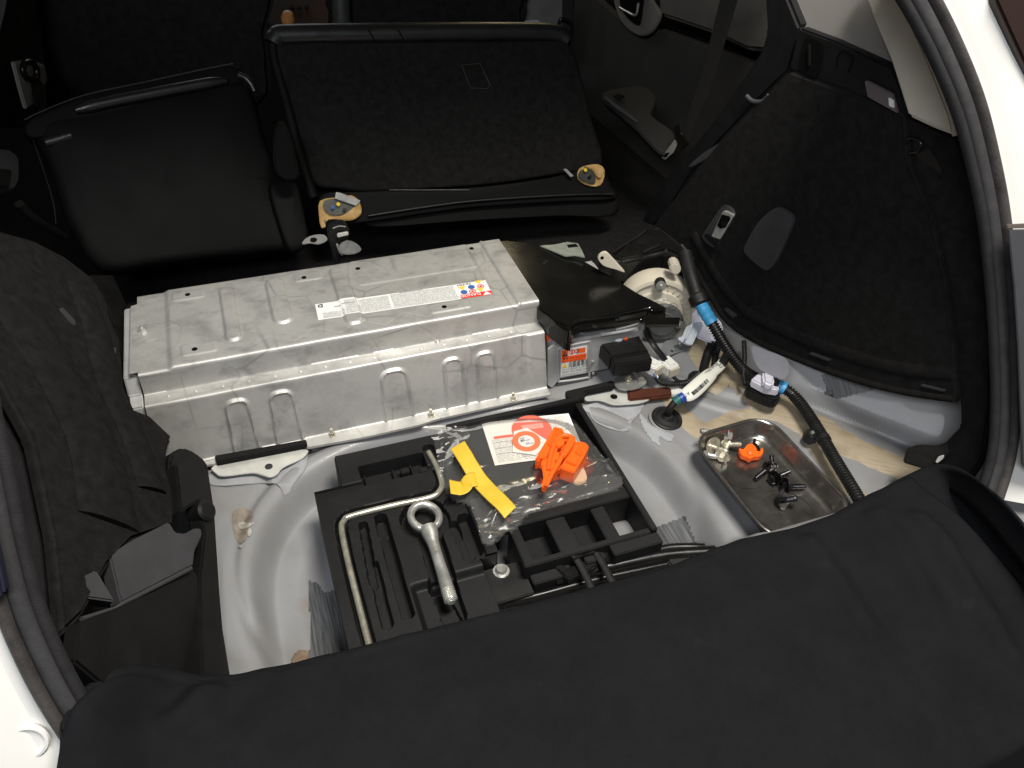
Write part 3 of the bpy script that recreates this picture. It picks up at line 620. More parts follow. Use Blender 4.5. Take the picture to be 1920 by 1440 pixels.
# left pillar, belts at the top-left
lpil = tag(slab('left_door_trim', [(-60, -60), (80, -60), (60, 60), (80, 120), (78, 200), (60, 240), (-60, 240)], (-.28, .5, 0), (1, -.4, 0), .02, plastic, None, .004), 'black plastic trim of the left rear door and pillar', 'door trim')
slab('pillar_cover', [(26, 116), (60, 112), (84, 122), (90, 150), (70, 190), (50, 205), (40, 170)], (-.25, .5, 0), (1, -.4, 0), .008, mat('pale_pillar_cover', (.20, .195, .18), .6, var=.2, vscale=20), lpil, .002)
slab('door_glass', [(-60, -60), (22, -60), (10, 20), (0, 60), (-60, 80)], (-.26, .5, 0), (1, -.4, 0), .004, mat('dusky_glass', (.16, .155, .17), .4), lpil, .001)
lb = thing('left_belt_guide', 'black belt guide loop and webbing on the left door pillar', 'belt guide', onP(60, 180, (-.24, .5, 0), (1, -.4, 0)))
tube('guide_loop', [onP(x, y, (-.235, .5, 0), (1, -.4, 0)) for x, y in [(46, 118), (43, 132), (52, 148), (68, 146), (68, 128), (58, 116), (46, 118)]], .006, gloss_black, lb, 8)
slab('webbing', [(58, 150), (68, 142), (84, 162), (70, 200), (62, 190)], (-.238, .5, 0), (1, -.4, 0), .002, belt_m, lb)
ll = tag(slab('left_latch_cover', smooth_px([(-40, 285), (14, 280), (34, 292), (38, 320), (28, 356), (-40, 360)], 2), (-.25, .25, 0), (1, -.4, .2), .02, plastic_grey, None, .004), 'charcoal plastic latch cover at the far left beside the seat', 'cover')
slab('cover_recess', [(-40, 312), (24, 318), (18, 350), (-40, 350)], (-.236, .25, 0), (1, -.4, .2), .005, plastic, ll, .002)
tube('left_seat_rail', [onP(x, y, (-.16, .3, 0), (1, -.4, 0)) for x, y in [(36, 382), (60, 408), (92, 428), (120, 444)]], .008, leather, None, 8)
tag(bpy.data.objects['left_seat_rail'], 'dark rail along the left seat edge near the door', 'rail')

# ================================================================ seats
def bolster(name, pxs, p0, n, r, m, parent, flat=None):
    return tube(name, [onP(x, y, p0, n) for x, y in pxs], r, m, parent, 14, flat)
S0, SN = Vector((.6, .43, -.15)), Vector((0, -.86, .5))
s1 = thing('folded_rear_seat', 'folded right rear seat with black carpeted back and leather top edge', 'car seat', Y(870, 420, .45))
pillow('seat_back_carpet', [(512, 92), (526, 80), (640, 77), (800, 76), (950, 75), (1055, 75), (1078, 95), (1095, 150), (1112, 220), (1132, 290), (1122, 316), (1060, 325), (980, 338), (900, 348), (780, 356), (680, 360), (640, 355), (590, 345), (572, 290), (548, 210), (526, 140)], S0, SN, .09, .006, carpet, s1, .014, .003)
tube('leather_top_edge', [onP(x, y, S0 + Vector((0, .022, -.004)), SN) for x, y in [(513, 84), (520, 72), (540, 67), (700, 64), (900, 61), (1030, 63), (1062, 76)]], .022, leather_edge, s1, 16)
tube('leather_side_edge', [onP(x, y, S0 + Vector((0, .012, 0)), SN) for x, y in [(512, 84), (516, 115), (537, 190), (562, 290), (588, 370)]], .011, leather, s1, 12)
for a in ((690, 56, 702, 76), (746, 56, 757, 76)):
    tube('edge_seam', [onP(a[0], a[1], S0 + Vector((0, .0, .009)), SN), onP((a[0] + a[2]) / 2 + 1, (a[1] + a[3]) / 2, S0 + Vector((0, -.001, .010)), SN), onP(a[2], a[3], S0 + Vector((0, .0, .008)), SN)], .0012, hole_m, s1, 6)
pillow('lower_flap', [(600, 366), (660, 360), (780, 356), (900, 350), (1000, 338), (1060, 328), (1125, 314), (1148, 345), (1156, 372), (1060, 378), (900, 388), (800, 400), (690, 416), (612, 420)], S0 + Vector((0, -.012, 0)), SN, .05, .002, leather, s1, .010)
tube('flap_piping', [onP(x, y, S0 + Vector((0, -.016, .004)), SN) for x, y in [(690, 405), (800, 388), (900, 376), (1060, 366), (1150, 364)]], .003, plastic, s1, 8)
pillow('flap_underside', [(690, 412), (800, 398), (900, 386), (1060, 376), (1155, 372), (1152, 404), (1060, 404), (900, 412), (790, 420), (700, 426)], S0 + Vector((0, .004, -.004)), SN, .05, .0, leather, s1, .010)
tube('loose_thread', [onP(x, y, S0 + Vector((0, -.014, .006)), SN) for x, y in [(730, 356), (800, 356), (880, 356)]], .0007, zinc, s1, 5)
pl_ = slab('anchor_cover', [(866, 122), (900, 119), (919, 160), (914, 166), (882, 165)], S0 + Vector((0, -.003, .002)), SN, .003, mat('olive_black_plastic', (.010, .009, .007), .8, spec=.08), s1, .001)
tube('cover_rim', [onP(x, y, S0 + Vector((0, -.004, .003)), SN) for x, y in [(866, 122), (882, 165), (914, 166), (919, 160), (900, 119), (866, 122)]], .001, plastic_grey, pl_, 5, curve=0)
strap_m = mat('dull_strap', (.30, .30, .29), .5, metal=.5, var=.3, vscale=50)
# torn openings with foam and hinge plates
def torn(pxo, pxf, pxm, dots):
    o = slab('hinge_opening', smooth_px(pxo, 2), S0 + Vector((0, -.018, .006)), SN, .004, foam_y, s1, .001)
    slab('torn_foam', smooth_px(pxf, 2), S0 + Vector((0, -.026, .010)), SN, .008, foam_y, o, .002)
    slab('hinge_plate', smooth_px(pxm, 2), S0 + Vector((0, -.024, .009)), SN, .004, mat('dull_hinge_steel', (.09, .09, .08), .4, metal=.7, var=.3, vscale=40), o, .001)
    for x, y, m in dots: lathe('hinge_fastener', [(.004, 0), (.004, .003), (0, .004)], onP(x, y, S0 + Vector((0, -.028, .012)), SN), SN, m, o, 10)
torn([(600, 376), (628, 370), (660, 366), (675, 380), (677, 402), (655, 413), (620, 420), (603, 428), (598, 400)],
     [(610, 408), (640, 405), (660, 392), (674, 380), (678, 400), (660, 413), (632, 413), (612, 418)],
     [(608, 376), (640, 372), (664, 382), (660, 394), (640, 403), (618, 402), (608, 392)], [(624, 389, ink_b), (634, 383, ink_y), (646, 393, ink)])
slab('metal_strap', [(630, 360), (640, 362), (676, 376), (668, 386), (628, 372)], S0 + Vector((0, -.03, .014)), SN, .002, strap_m, s1, .0005)
torn([(1085, 318), (1100, 310), (1122, 308), (1134, 318), (1130, 342), (1118, 350), (1098, 346), (1084, 336)],
     [(1096, 312), (1120, 308), (1132, 316), (1128, 334), (1120, 332), (1112, 318)],
     [(1088, 320), (1106, 316), (1116, 328), (1116, 344), (1100, 342), (1086, 334)], [(1105, 331, dark_bolt), (1097, 319, ink_y)])
slab('metal_strap', [(1056, 317), (1062, 316), (1076, 330), (1070, 332)], S0 + Vector((0, -.024, .012)), SN, .002, strap_m, s1, .0005)

T0, TN = Vector((0, .36, -.15)), Vector((.12, -.8, .6))
s2 = thing('left_rear_seat', 'left rear seat in black leather with lighter piping along its upper edge', 'car seat', onP(330, 490, T0, TN))
pillow('seat_cushion', [(60, 232), (140, 206), (230, 186), (330, 166), (430, 148), (464, 152), (482, 190), (500, 260), (530, 330), (562, 352), (574, 400), (577, 458), (500, 472), (400, 482), (290, 496), (190, 506), (130, 430), (95, 330)], T0, TN, .10, .012, leather, s2, .022, .004)
tube('top_roll', [onP(x, y, T0 + Vector((0, .004, .010)), TN) for x, y in [(142, 207), (200, 193), (290, 175), (380, 158), (425, 151)]], lambda t, i: .011 * (.6 + .4 * sst(0, .15, t) * sst(1, .8, t)), leather_edge, s2, 14)
tube('corner_roll', [onP(x, y, T0 + Vector((0, .004, .010)), TN) for x, y in [(446, 140), (460, 146), (471, 158), (478, 172)]], .007, leather_edge, s2, 12)
tube('piping', [onP(x, y, T0 + Vector((0, .03, .04)), TN) for x, y in [(46, 225), (80, 208), (160, 178), (280, 152), (380, 130), (437, 119)]], .0013, plastic_grey, s2, 6)
pillow('seat_squab', [(44, 232), (100, 202), (160, 180), (280, 154), (380, 132), (440, 121), (458, 142), (440, 175), (300, 200), (140, 235), (60, 260)], T0 + Vector((0, .03, .034)), TN, .06, .002, leather, s2, .008)
tube('stitch_line', [onP(x, y, T0 + Vector((0, -.001, .002)), TN) for x, y in [(62, 262), (82, 320), (100, 380), (105, 420)]], .0009, belt_m, s2, 5)
pillow('centre_bolster', [(505, 348), (530, 338), (556, 340), (572, 400), (578, 455), (545, 470), (522, 420)], T0 + Vector((0, -.018, .016)), TN, .05, .004, leather, s2, .012)
tube('cushion_fold', [onP(x, y, T0 + Vector((0, .006, .0)), TN) for x, y in [(86, 268), (105, 263), (134, 254)]], .010, leather_edge, s2, 8)
F0 = Vector((0, .95, 0)); FN = Vector((0, -1, .12))
f1 = thing('upright_seat', 'back of the black front seat at the top left', 'car seat', onP(280, 240, F0, FN))
slab('seat_back', smooth_px([(66, -60), (74, 40), (82, 120), (110, 260), (300, 260), (490, 200), (506, 130), (500, 60), (486, -60)], 3), F0, FN, .12, carpet2, f1, .03, 4)
f2 = thing('upright_seat', 'back of the black front seat at the top centre', 'car seat', onP(810, 100, F0, FN))
slab('seat_back', smooth_px([(632, -60), (630, 20), (640, 110), (800, 120), (975, 110), (985, 20), (980, -60)], 3), F0, FN, .12, carpet2, f2, .02, 4)
tube('side_bolster', [onP(x, y, F0 + Vector((0, -.01, 0)), FN) for x, y in [(640, -40), (640, 20), (644, 60)]], .022, mat('grey_black_leather', (.035, .035, .034), .5), f2, 10)
con = thing('centre_console', 'brown wood veneered console with gear knob coloured as if lit orange between the front seats', 'console', Y(560, 100, 1.05))
slab('console_panel', [(488, -60), (620, -60), (622, 60), (515, 70), (496, 30)], (0, 1.1, 0), (0, -.5, .85), .04, wood, con, .004)
for x in (548, 561, 575): slab('console_button', [(x - 4, 8), (x + 4, 8), (x + 4, 15), (x - 4, 15)], (0, 1.095, .004), (0, -.5, .85), .004, plastic, con, .001)
kp = onP(541, 42, (0, 1.02, 0), (0, -1, 0))
lathe('gear_knob', [(.010, -.02), (.013, -.01), (.0165, .004), (.0168, .014), (.012, .024), (0, .027)], kp, (0, -.35, 1), amber, con, 24)
lathe('knob_ring', [(.014, -.026), (.0185, -.022), (.0185, -.012), (.014, -.008)], kp, (0, -.35, 1), chrome, con, 24)
tag(slab('seat_edge_bar', [(520, 52), (535, 48), (640, 47), (655, 50), (650, 54), (530, 56)], (0, .72, 0), (0, -1, .3), .01, mat('bright_satin_bar', (.5, .5, .47), .35, metal=.5), None, .002), 'bright satin bar lying along the top edge of the folded seat', 'bar')
# centre belt stalk between the seats, latch bracket
bk = tag(slab('belt_buckle', smooth_px([(520, 240), (538, 236), (556, 300), (562, 332), (545, 340), (520, 330), (512, 290)], 2), (0, .44, 0), (0, -1, .1), .03, leather, None, .004), 'black belt buckle stalk tucked between the two rear seats', 'buckle')
dull_tab = mat('dull_tab_steel', (.07, .07, .068), .45, metal=.6, var=.25, vscale=50)
lat = thing('seat_latch', 'gloss black seat latch bracket with pierced steel tab behind the battery', 'latch', Y(640, 480, .27))
LA, LAN = (0, .30, 0), (0, -1, .25)
slab('latch_tower', smooth_px([(614, 424), (622, 418), (650, 420), (656, 440), (650, 452), (652, 470), (640, 476), (636, 496), (628, 496), (622, 470), (616, 450)], 2), LA, LAN, .03, gloss_black, lat, .004)
slab('steel_tab', smooth_px([(566, 456), (574, 446), (590, 440), (608, 440), (614, 450), (598, 458), (582, 456), (570, 458)], 2), (0, .285, 0), (0, -.6, .8), .003, dull_tab, lat, .0008)
slab('tab_hole', smooth_px([(582, 447), (590, 445), (595, 449), (590, 453), (583, 452)], 2), (0, .283, .002), (0, -.6, .8), .001, hole_m, lat)
slab('latch_plate', smooth_px([(634, 462), (650, 450), (668, 456), (678, 468), (664, 476), (640, 476)], 2), (0, .29, 0), (0, -.7, .7), .003, plastic, lat, .001)
slab('latch_jaw', [(632, 438), (653, 434), (654, 441), (633, 446)], (0, .29, 0), LAN, .006, chrome, lat, .0015)
tube('latch_edge', [Y(x, y, .292) for x, y in [(632, 458), (636, 472), (642, 478)]], .002, chrome, lat, 6)
tube('latch_edge', [Y(x, y, .292) for x, y in [(624, 428), (636, 424), (648, 425)]], .0012, zinc, lat, 6)

# ================================================================ battery pack
W = .66
PROF = [(.222, -.150), (.222, -.005), (.2205, -.0015), (.217, 0), (.006, 0), (.002, -.0012), (.0, -.005), (-.004, -.0385), (-.0052, -.0405), (-.0272, -.0420), (-.0300, -.0432), (-.0315, -.0460), (-.0610, -.1435), (-.0622, -.1465), (-.0655, -.1478), (-.0815, -.1492), (-.0825, -.1530)]
TOPR = [(.146, .118, .0115, .078), (.228, .132, .0155, .068), (.341, .117, .0145, .088)]     # cx, cy, hw, hh raised beads
PADS = [(.083, .192, .026, .013), (.092, .036, .027, .014), (.287, .192, .024, .012), (.505, .032, .036, .013)]
def top_h(x, y):
    h = -.004 * sst(.052, .042, x)
    for cx, cy, hw, hh in TOPR: h += .0042 * sst(.0022, -.0022, rr(x, y, cx, cy, hw, hh, hw))
    for cx, cy, hw, hh in PADS: h += .0016 * sst(.0014, -.0014, rr(x, y, cx, cy, hw, hh, .005))
    h += .0012 * sst(.3685, .371, x) * sst(.135, .14, y) * sst(.592, .59, x)           # step behind the label
    for lx, ya, yb in ((.591, .035, .205), (.623, -.01, .225)): h += .002 * sst(.0035, .0, abs(x - lx)) * sst(ya - .003, ya + .003, y) * sst(yb + .003, yb - .003, y)
    h += .0022 * sst(.619, .623, x)
    h += .0006 * nz(x, y, 0, 12)
    # zigzag dents along the front edge
    zx = (x - .2) / .075; ph = abs((zx % 1) * 2 - 1); yy = .010 + .026 * ph
    if .17 < x < .47: h -= .0007 * sst(.0028, .0005, abs(y - yy))
    return h
FR = [(.131, .0155), (.200, .0165), (.3855, .0205), (.4885, .0145), (.5475, .0140)]
def front_h(x, s):          # s: 0 at the ledge, 1 at the flange
    h = 0
    for cx, hw in FR:
        yy = s * .104; d = rr(x, yy, cx, .070, hw + .004 * s, .055, hw * .8) if True else 0
        h += .0016 * sst(.0012, -.0012, d) + .0036 * sst(.0042, .0, abs(d))
    h += .0025 * sst(.625, .632, x) * sst(1.0, .9, s)
    return h + .0006 * nz(x * 7, s, 3)
def build_case(parent):
    pts = []
    for (a, b) in zip(PROF, PROF[1:]):
        L = math.hypot(b[0] - a[0], b[1] - a[1]); k = max(1, int(round(L / .002)))
        if a == PROF[0]: k = 20
        for i in range(k): pts.append((a[0] + (b[0] - a[0]) * i / k, a[1] + (b[1] - a[1]) * i / k))
    pts.append(PROF[-1]); nx = 330; bm = bmesh.new(); rows = []
    for i in range(nx + 1):
        x = W * i / nx; r = []
        for (y, z) in pts:
            p = Vector((x, y, z))
            if .0 <= y <= .2225 and z > -.006: p.z += top_h(x, max(0, y))
            elif y < -.0305 and z < -.044 and z > -.1468:
                s = (-.0315 - y) / (.0295); s = min(1, max(0, s)); h = front_h(x, s); p.y -= h * .957; p.z += h * .29
            elif y <= -.004 and y > -.0315: p.z += .0003 * nz(x, y, 0, 20)
            if y < -.066: # wavy flange lip
                p.y += .007 * sst(.35, .08, x) * 1 - .006 * (sst(.18, .24, x) - sst(.40, .46, x)) + .002 * nz(x, 0, 0, 14)
            r.append(bm.verts.new(p))
        rows.append(r)
    for a, b in zip(rows, rows[1:]):
        for j in range(len(pts) - 1): bm.faces.new((a[j], b[j], b[j + 1], a[j + 1]))
    bm.faces.new(rows[0]); bm.faces.new(rows[-1][::-1])
    return bm_obj('battery_cover', bm, case_m, parent, True, 55)
bat = thing('battery_pack', 'long silver galvanised steel battery case with pressed ribs and warning labels', 'battery', (W / 2, .07, -.153))
cover = build_case(bat)
prism('end_plate', [Vector((-.003, y, z)) for y, z in ((.20, -.15), (.20, -.012), (.012, -.012), (-.002, -.040), (-.024, -.048), (-.052, -.14))], (-.02, 0, 0), box_m, bat, .002)
prism('end_bracket', [Vector((x, y, .0002 - .004)) for x, y in ((-.010, .190), (.004, .194), (.006, .15), (.026, .132), (.030, .088), (.012, .080), (.006, .03), (.004, .006), (-.012, .006))], (0, 0, .0016), case_m, bat, .0005)
for px, py in ((352, 553), (365, 655), (570, 521), (671, 504), (884, 465), (833, 576)):
    p = Z(px, py, .001); z = top_h(p.x, p.y)
    lathe('mounting_hole', [(.0046, -.004), (.0046, .00025), (.0043, .0004), (0, .0004)], (p.x, p.y, z), (0, 0, 1), hole_m, cover, 16)
lathe('mounting_hole', [(.004, -.004), (.004, .0003), (0, .0004)], Vector((.648, -.0535, -.112)), (0, -.957, .29), hole_m, cover, 16)
def hexnut(name, c, ax, r, h, m, parent, stud=0, washer=0):
    pr = []
    if washer: pr = [(washer, 0), (washer, .0012), (r, .0012)]
    else: pr = [(r, 0)]
    o = lathe(name, pr + [(r, h * .75), (r * .86, h), (0 if not stud else r * .55, h)] + ([(r * .5, h), (r * .5, h + stud), (0, h + stud)] if stud else []), c, ax, m, parent, 6 if not washer else 12)
    return o
for px, py in ((371, 866), (623, 815), (808, 778), (962, 747)):
    p = Z(px, py, -.1485); hexnut('flange_nut', (p.x, p.y, -.1492), (0, .05, 1), .0055, .006, zinc_y, bat, .007, .008)
p = Z(267, 621, -.003); hexnut('end_nut', (p.x, p.y, -.003), (0, 0, 1), .0065, .007, zinc, bat, .003)
p = Z(820, 641, -.042); lathe('rivet', [(.006, 0), (.0055, .002), (.003, .0035), (0, .004)], (p.x, p.y, -.0418), (0, 0, 1), zinc, bat, 14)
proto = None
for i in range(15):
    x = .035 + i * .0405; p = (x, -.0175, -.0414)
    if proto is None:
        proto = lathe('weld_nub', [(.0028, 0), (.0022, .0014), (0, .0018)], p, (0, -.4, 1), case_m, bat, 8)
    else:
        o = proto.copy(); COL.objects.link(o); o.location = proto.location + Vector((x - .035, 0, 0))
# long caution label (upside down to the viewer)
A0 = Vector((.2845, .0795)); A1 = Vector((.5885, .0665)); U = (A1 - A0).normalized(); Vv = Vector((-U.y, U.x)); LL = (A1 - A0).length; LH = .047
lab_print = print_mat('caution_print', 700, 430, .47, (.22, .22, .22), (.60, .60, .58))
def lp3(u, v, lift=.0006):   # u 0..1 along, v 0..1 across
    q = A0 + U * (u * LL) + Vv * ((v - .5) * LH); return Vector((q.x, q.y, top_h(q.x, q.y) + lift))
def lgrid(name, u0, u1, v0, v1, m, parent, lift=.0006, n=60, k=14):
    return grid(name, n, k, lambda a, b: lp3(u0 + (u1 - u0) * a, v0 + (v1 - v0) * b, lift), m, parent)
cl = lgrid('caution_label', 0, 1, 0, 1, lab_w, bat, .0006, 100, 16)
lgrid('small_print', .16, .41, .06, .90, lab_print, cl, .0009); lgrid('small_print', .425, .80, .06, .94, lab_print, cl, .0009, 60)
lgrid('small_print', .03, .155, .06, .40, lab_print, cl, .0009, 20, 6)
lgrid('headline_bar', .10, .22, .64, .70, ink_g, cl, .001, 10, 2); lgrid('headline_bar', .48, .62, .955, .985, ink_g, cl, .001, 10, 2)
lgrid('danger_panel', .815, 1, .0, 1, lab_w, cl, .0011, 20, 10)
lgrid('red_band', .815, 1, .0, .27, ink_r, cl, .0014, 20, 6)
u3 = Vector((U.x, U.y, 0)); v3 = Vector((Vv.x, Vv.y, 0))
text('danger_word', 'DANGER', lab_w, lp3(.935, .225, .0020), -u3, -v3, .0072, cl, .0, bold=.015)
text('nimh_word', 'Ni-MH', ink, lp3(.905, .95, .0020), -u3, -v3, .0062, cl, 0)
text('letter_mark', 'D', ink, lp3(.042, .92, .0016), -u3, -v3, .0085, cl, 0, bold=.03)
patch('alert_sign', [lp3(.995, .02, .0019), lp3(.945, .02, .0019), lp3(.97, .25, .0019)], lab_w, cl)
def disc(name, c, r, m, parent, nrm=(0, 0, 1), seg=18, inner=0):
    fr_ = frame_from(nrm); bm = bmesh.new()
    o = [bm.verts.new(Vector(c) + fr_ @ Vector((r * math.cos(6.2832 * k / seg), r * math.sin(6.2832 * k / seg), 0))) for k in range(seg)]
    if inner:
        q = [bm.verts.new(Vector(c) + fr_ @ Vector((inner * math.cos(6.2832 * k / seg), inner * math.sin(6.2832 * k / seg), 0))) for k in range(seg)]
        for k in range(seg): bm.faces.new((o[k], o[(k + 1) % seg], q[(k + 1) % seg], q[k]))
    else: bm.faces.new(o)
    return bm_obj(name, bm, m, parent, recalc=False)
for u, v, m_, t in ((.845, .40, ink_b, 0), (.90, .66, ink_b, 0), (.895, .38, ink_r, 1), (.955, .62, ink_r, 1), (.945, .38, ink_y, 2), (.845, .66, ink_y, 2), (.955, .90, ink_y, 2)):
    if t == 0: disc('blue_pictogram', lp3(u, v, .0018), .0062, m_, cl)
    elif t == 1: disc('ban_pictogram', lp3(u, v, .0018), .0062, m_, cl, inner=.0045); disc('ban_dot', lp3(u, v, .0018), .0026, m_, cl)
    else: patch('warning_pictogram', [lp3(u - .022, v + .12, .0018), lp3(u, v - .12, .0018), lp3(u + .022, v + .12, .0018)], m_, cl)

# ================================================================ control box with its label and plug
ecu = thing('control_box', 'grey metal control box with orange warning label at the right end of the battery', 'control unit', (.76, .05, -.158))
EY = -.050
box('box_body', (.668, EY, -.150), (.856, .19, -.062), box_m, ecu, .005, seg=3)
prism('top_flange', [Z(x, y, -.058) for x, y in ((1018, 612), (1030, 598), (1198, 590), (1207, 604), (1197, 617), (1125, 628), (1038, 640))], (0, 0, -.006), box_m, ecu, .0015)
tube('flange_roll', [Z(x, y, -.057) for x, y in ((1125, 627), (1160, 622), (1190, 615), (1203, 606))], .004, box_m, ecu, 10)
prism('side_ear', [Y(x, y, EY - .001) for x, y in ((1028, 655), (1040, 645), (1048, 650), (1046, 715), (1036, 728), (1026, 722))], (0, .004, 0), box_m, ecu, .001)
fy = EY - .002
fr_px = [(1046, 660), (1050, 652), (1102, 641), (1107, 646), (1105, 702), (1100, 708), (1052, 715), (1047, 710)]
tube('embossed_frame', [Y(x, y, EY) for x, y in fr_px + fr_px[:1]], .0022, box_m, ecu, 8, curve=3)
wl_ = prism('warning_label', [Y(x, y, fy) for x, y in ((1052, 656), (1101, 648), (1099, 699), (1051, 707))], (0, .0006, 0), lab_w, ecu)
a, b_, c_, d_ = [Y(x, y, fy - .0004) for x, y in ((1052, 656), (1101, 648), (1099, 699), (1051, 707))]
def wp(u, v, l=0): return a.lerp(b_, u).lerp(d_.lerp(c_, u), v) + Vector((0, -l, 0))
wx = (b_ - a).normalized(); wy = Vector((0, 0, 1)); wh = (a - d_).length
wx = Vector((wx.x, 0, wx.z)).normalized(); wy = Vector((0, -1, 0)).cross(wx)
if wy.z < 0: wy = -wy
def wrect(name, u0, v0, u1, v1, m_, l=.0002): return patch(name, [wp(u0, v1, l), wp(u1, v1, l), wp(u1, v0, l), wp(u0, v0, l)], m_, wl_)
wrect('orange_field', .02, .26, .98, .48, ink_o); wrect('orange_field', .02, .02, .28, .27, ink_o)
wrect('orange_field', .60, .05, .93, .22, ink_o)
patch('alert_triangle', [wp(.05, .25, .0004), wp(.25, .25, .0004), wp(.15, .06, .0004)], ink, wl_)
wrect('alert_stroke', .14, .12, .165, .21, ink_o, .0006)
disc('ban_sign', wp(.42, .13, .0004), .0056, ink_r, wl_, (0, -1, 0), inner=.0042); wrect('ban_hand', .39, .08, .45, .19, ink_r, .0005)
disc('hook_sign', wp(.60, .13, .0004), .0045, ink, wl_, (0, -1, 0), inner=.0034)
text('alert_words', '警告', ink, wp(.06, .37, .0004), wx, wy, .0042, wl_, 0); text('alert_words', '警告 触电危险', mat('dark_orange_ink', (.45, .03, .0), .6), wp(.32, .38, .0004), wx, wy, .0036, wl_, 0)
text('alert_words', 'WARNING  DANGER', mat('dark_orange_ink2', (.45, .03, .0), .6), wp(.06, .46, .0004), wx, wy, .0030, wl_, 0)
patch('yellow_triangle', [wp(.04, .66, .0004), wp(.26, .66, .0004), wp(.15, .51, .0004)], ink_y, wl_)
text('voltage_words', '内部高電圧', ink, wp(.29, .585, .0004), wx, wy, .0056, wl_, 0, bold=.01); text('voltage_words', '内部高电压', ink, wp(.29, .69, .0004), wx, wy, .0056, wl_, 0, bold=.01)
for k, s_ in enumerate(("HAUTE TENSION À L'INTÉRIEUR", 'HIGH VOLTAGE INSIDE', 'HOCHSPANNUNG IM INNERN')):
    hgt = (.0034, .0046, .0034)[k]; text('voltage_words', s_, ink, wp(.05, .775 + k * .095, .0004), wx, wy, hgt * .86, wl_, 0)
p = Z(1090, 618, -.056); hexnut('box_bolt', (p.x, p.y, -.058), (0, 0, 1), .006, .006, zinc, ecu, .002, .0085)
for x, y in ((1112, 700), (1112, 678), (1128, 716)):
    lathe('box_rivet', [(.003, 0), (.0025, .002), (0, .0024)], Y(x, y, EY - .0005), (0, -1, 0), zinc, ecu, 10)
plug = thing('wiring_plug', 'black multi-pin plug pushed into the front of the control box', 'plug', Z(1180, 690, -.135))
prism('plug_body', [Z(x, y, -.082) for x, y in ((1121, 640), (1196, 626), (1217, 658), (1146, 669))], (0, 0, -.032), plastic, plug, .003)
prism('plug_shroud', [Z(x, y, -.087) for x, y in ((1143, 664), (1212, 652), (1224, 674), (1152, 684))], (0, 0, -.028), plastic_matt, plug, .002)
prism('plug_lip', [Z(x, y, -.080) for x, y in ((1122, 636), (1196, 623), (1200, 630), (1124, 643))], (0, 0, -.006), plastic, plug, .001)
for k in range(6):
    x = 1158 + k * 10.5; prism('plug_rib', [Z(x, 682 - k * 1.6, -.094), Z(x + 3.2, 681.5 - k * 1.6, -.094), Z(x + 4, 684 - k * 1.6, -.094), Z(x + .8, 684.5 - k * 1.6, -.094)], (0, 0, -.02), hole_m, plug, .0003)
p = Z(1162, 634, -.075); lathe('connector_boss', [(.012, -.02), (.012, .0), (.010, .003), (0, .004)], (p.x, p.y + .01, -.080), (0, 0, 1), milky, ecu, 20)
prism('orange_tab', [Z(x, y, -.078) for x, y in ((1170, 628), (1176, 627), (1177, 634), (1171, 635))], (0, 0, -.008), orange, ecu, .0006)
prism('orange_tab', [Y(x, y, -.03) for x, y in ((1024, 630), (1034, 632), (1034, 645), (1026, 642))], (0, .006, 0), orange, ecu, .0006)

# ================================================================ black air duct
duct = thing('air_duct', 'black moulded plastic air duct bridging from battery to blower', 'duct', Z(1120, 610, -.06))
DZ = lambda x, y: onP(x, y, (.66, .1, -.006), (.11, 0, 1))
dtop = [(928, 452), (950, 450), (990, 455), (1040, 470), (1100, 491), (1150, 519), (1195, 548), (1240, 570), (1252, 577), (1222, 581), (1218, 577), (1160, 588), (1158, 591), (1088, 600), (1072, 606), (1066, 622), (1050, 612), (1030, 592), (1014, 582)]
prism('duct_shell', [DZ(*q) for q in dtop], (0, 0, -.030), duct_m, duct, .0035, 3)
skirt = [(1076, 612), (1088, 604), (1158, 594), (1220, 583), (1250, 579), (1249, 588), (1277, 588), (1275, 601), (1214, 601), (1203, 592), (1120, 603), (1110, 600), (1078, 606), (1076, 622), (1068, 620)]
prism('duct_skirt', [DZ(*q) - Vector((0, 0, .008)) for q in skirt], (0, 0, -.008), duct_m, duct, .001)
prism('duct_leg', [DZ(*q) for q in ((1030, 594), (1068, 610), (1074, 622), (1062, 618), (1044, 604))], (0, 0, -.045), duct_m, duct, .002)
for q in (((970, 474), (1010, 470)), ((1012, 492), (1020, 496))):
    pass
p = DZ(961, 462) + Vector((0, 0, .0004)); disc('moulded_mark', p, .0085, plastic_grey, duct, (.11, 0, 1), 20, .0078)
text('moulded_mark', 'L', plastic_grey, p + Vector((.003, .003, .0003)), (-1, 0, 0), (0, -1, 0), .006, duct, 0)
text('moulded_mark', '4 7', ink, DZ(1022, 496) + Vector((0, 0, .0006)), (.8, .6, 0), (-.6, .8, 0), .007, duct, 0)
lgm = print_mat('duct_print', 420, 300, .5, (.004, .004, .004), (.012, .012, .011))
tag(prism('rear_bracket_plate', [Z(x, y, -.012) for x, y in ((1012, 460), (1040, 458), (1064, 453), (1084, 456), (1092, 470), (1097, 482), (1078, 478), (1060, 480))], (0, 0, -.003), mat('verdigris_zinc', (.30, .33, .29), .45, metal=.5, var=.3, vscale=40), None, .0008), 'greenish zinc bracket plate peeping out behind the duct', 'bracket')
prism('plate_notch', [Z(x, y, -.0112) for x, y in ((1063, 459), (1080, 457), (1085, 462), (1066, 464))], (0, 0, -.0006), hole_m, bpy.data.objects['rear_bracket_plate'])

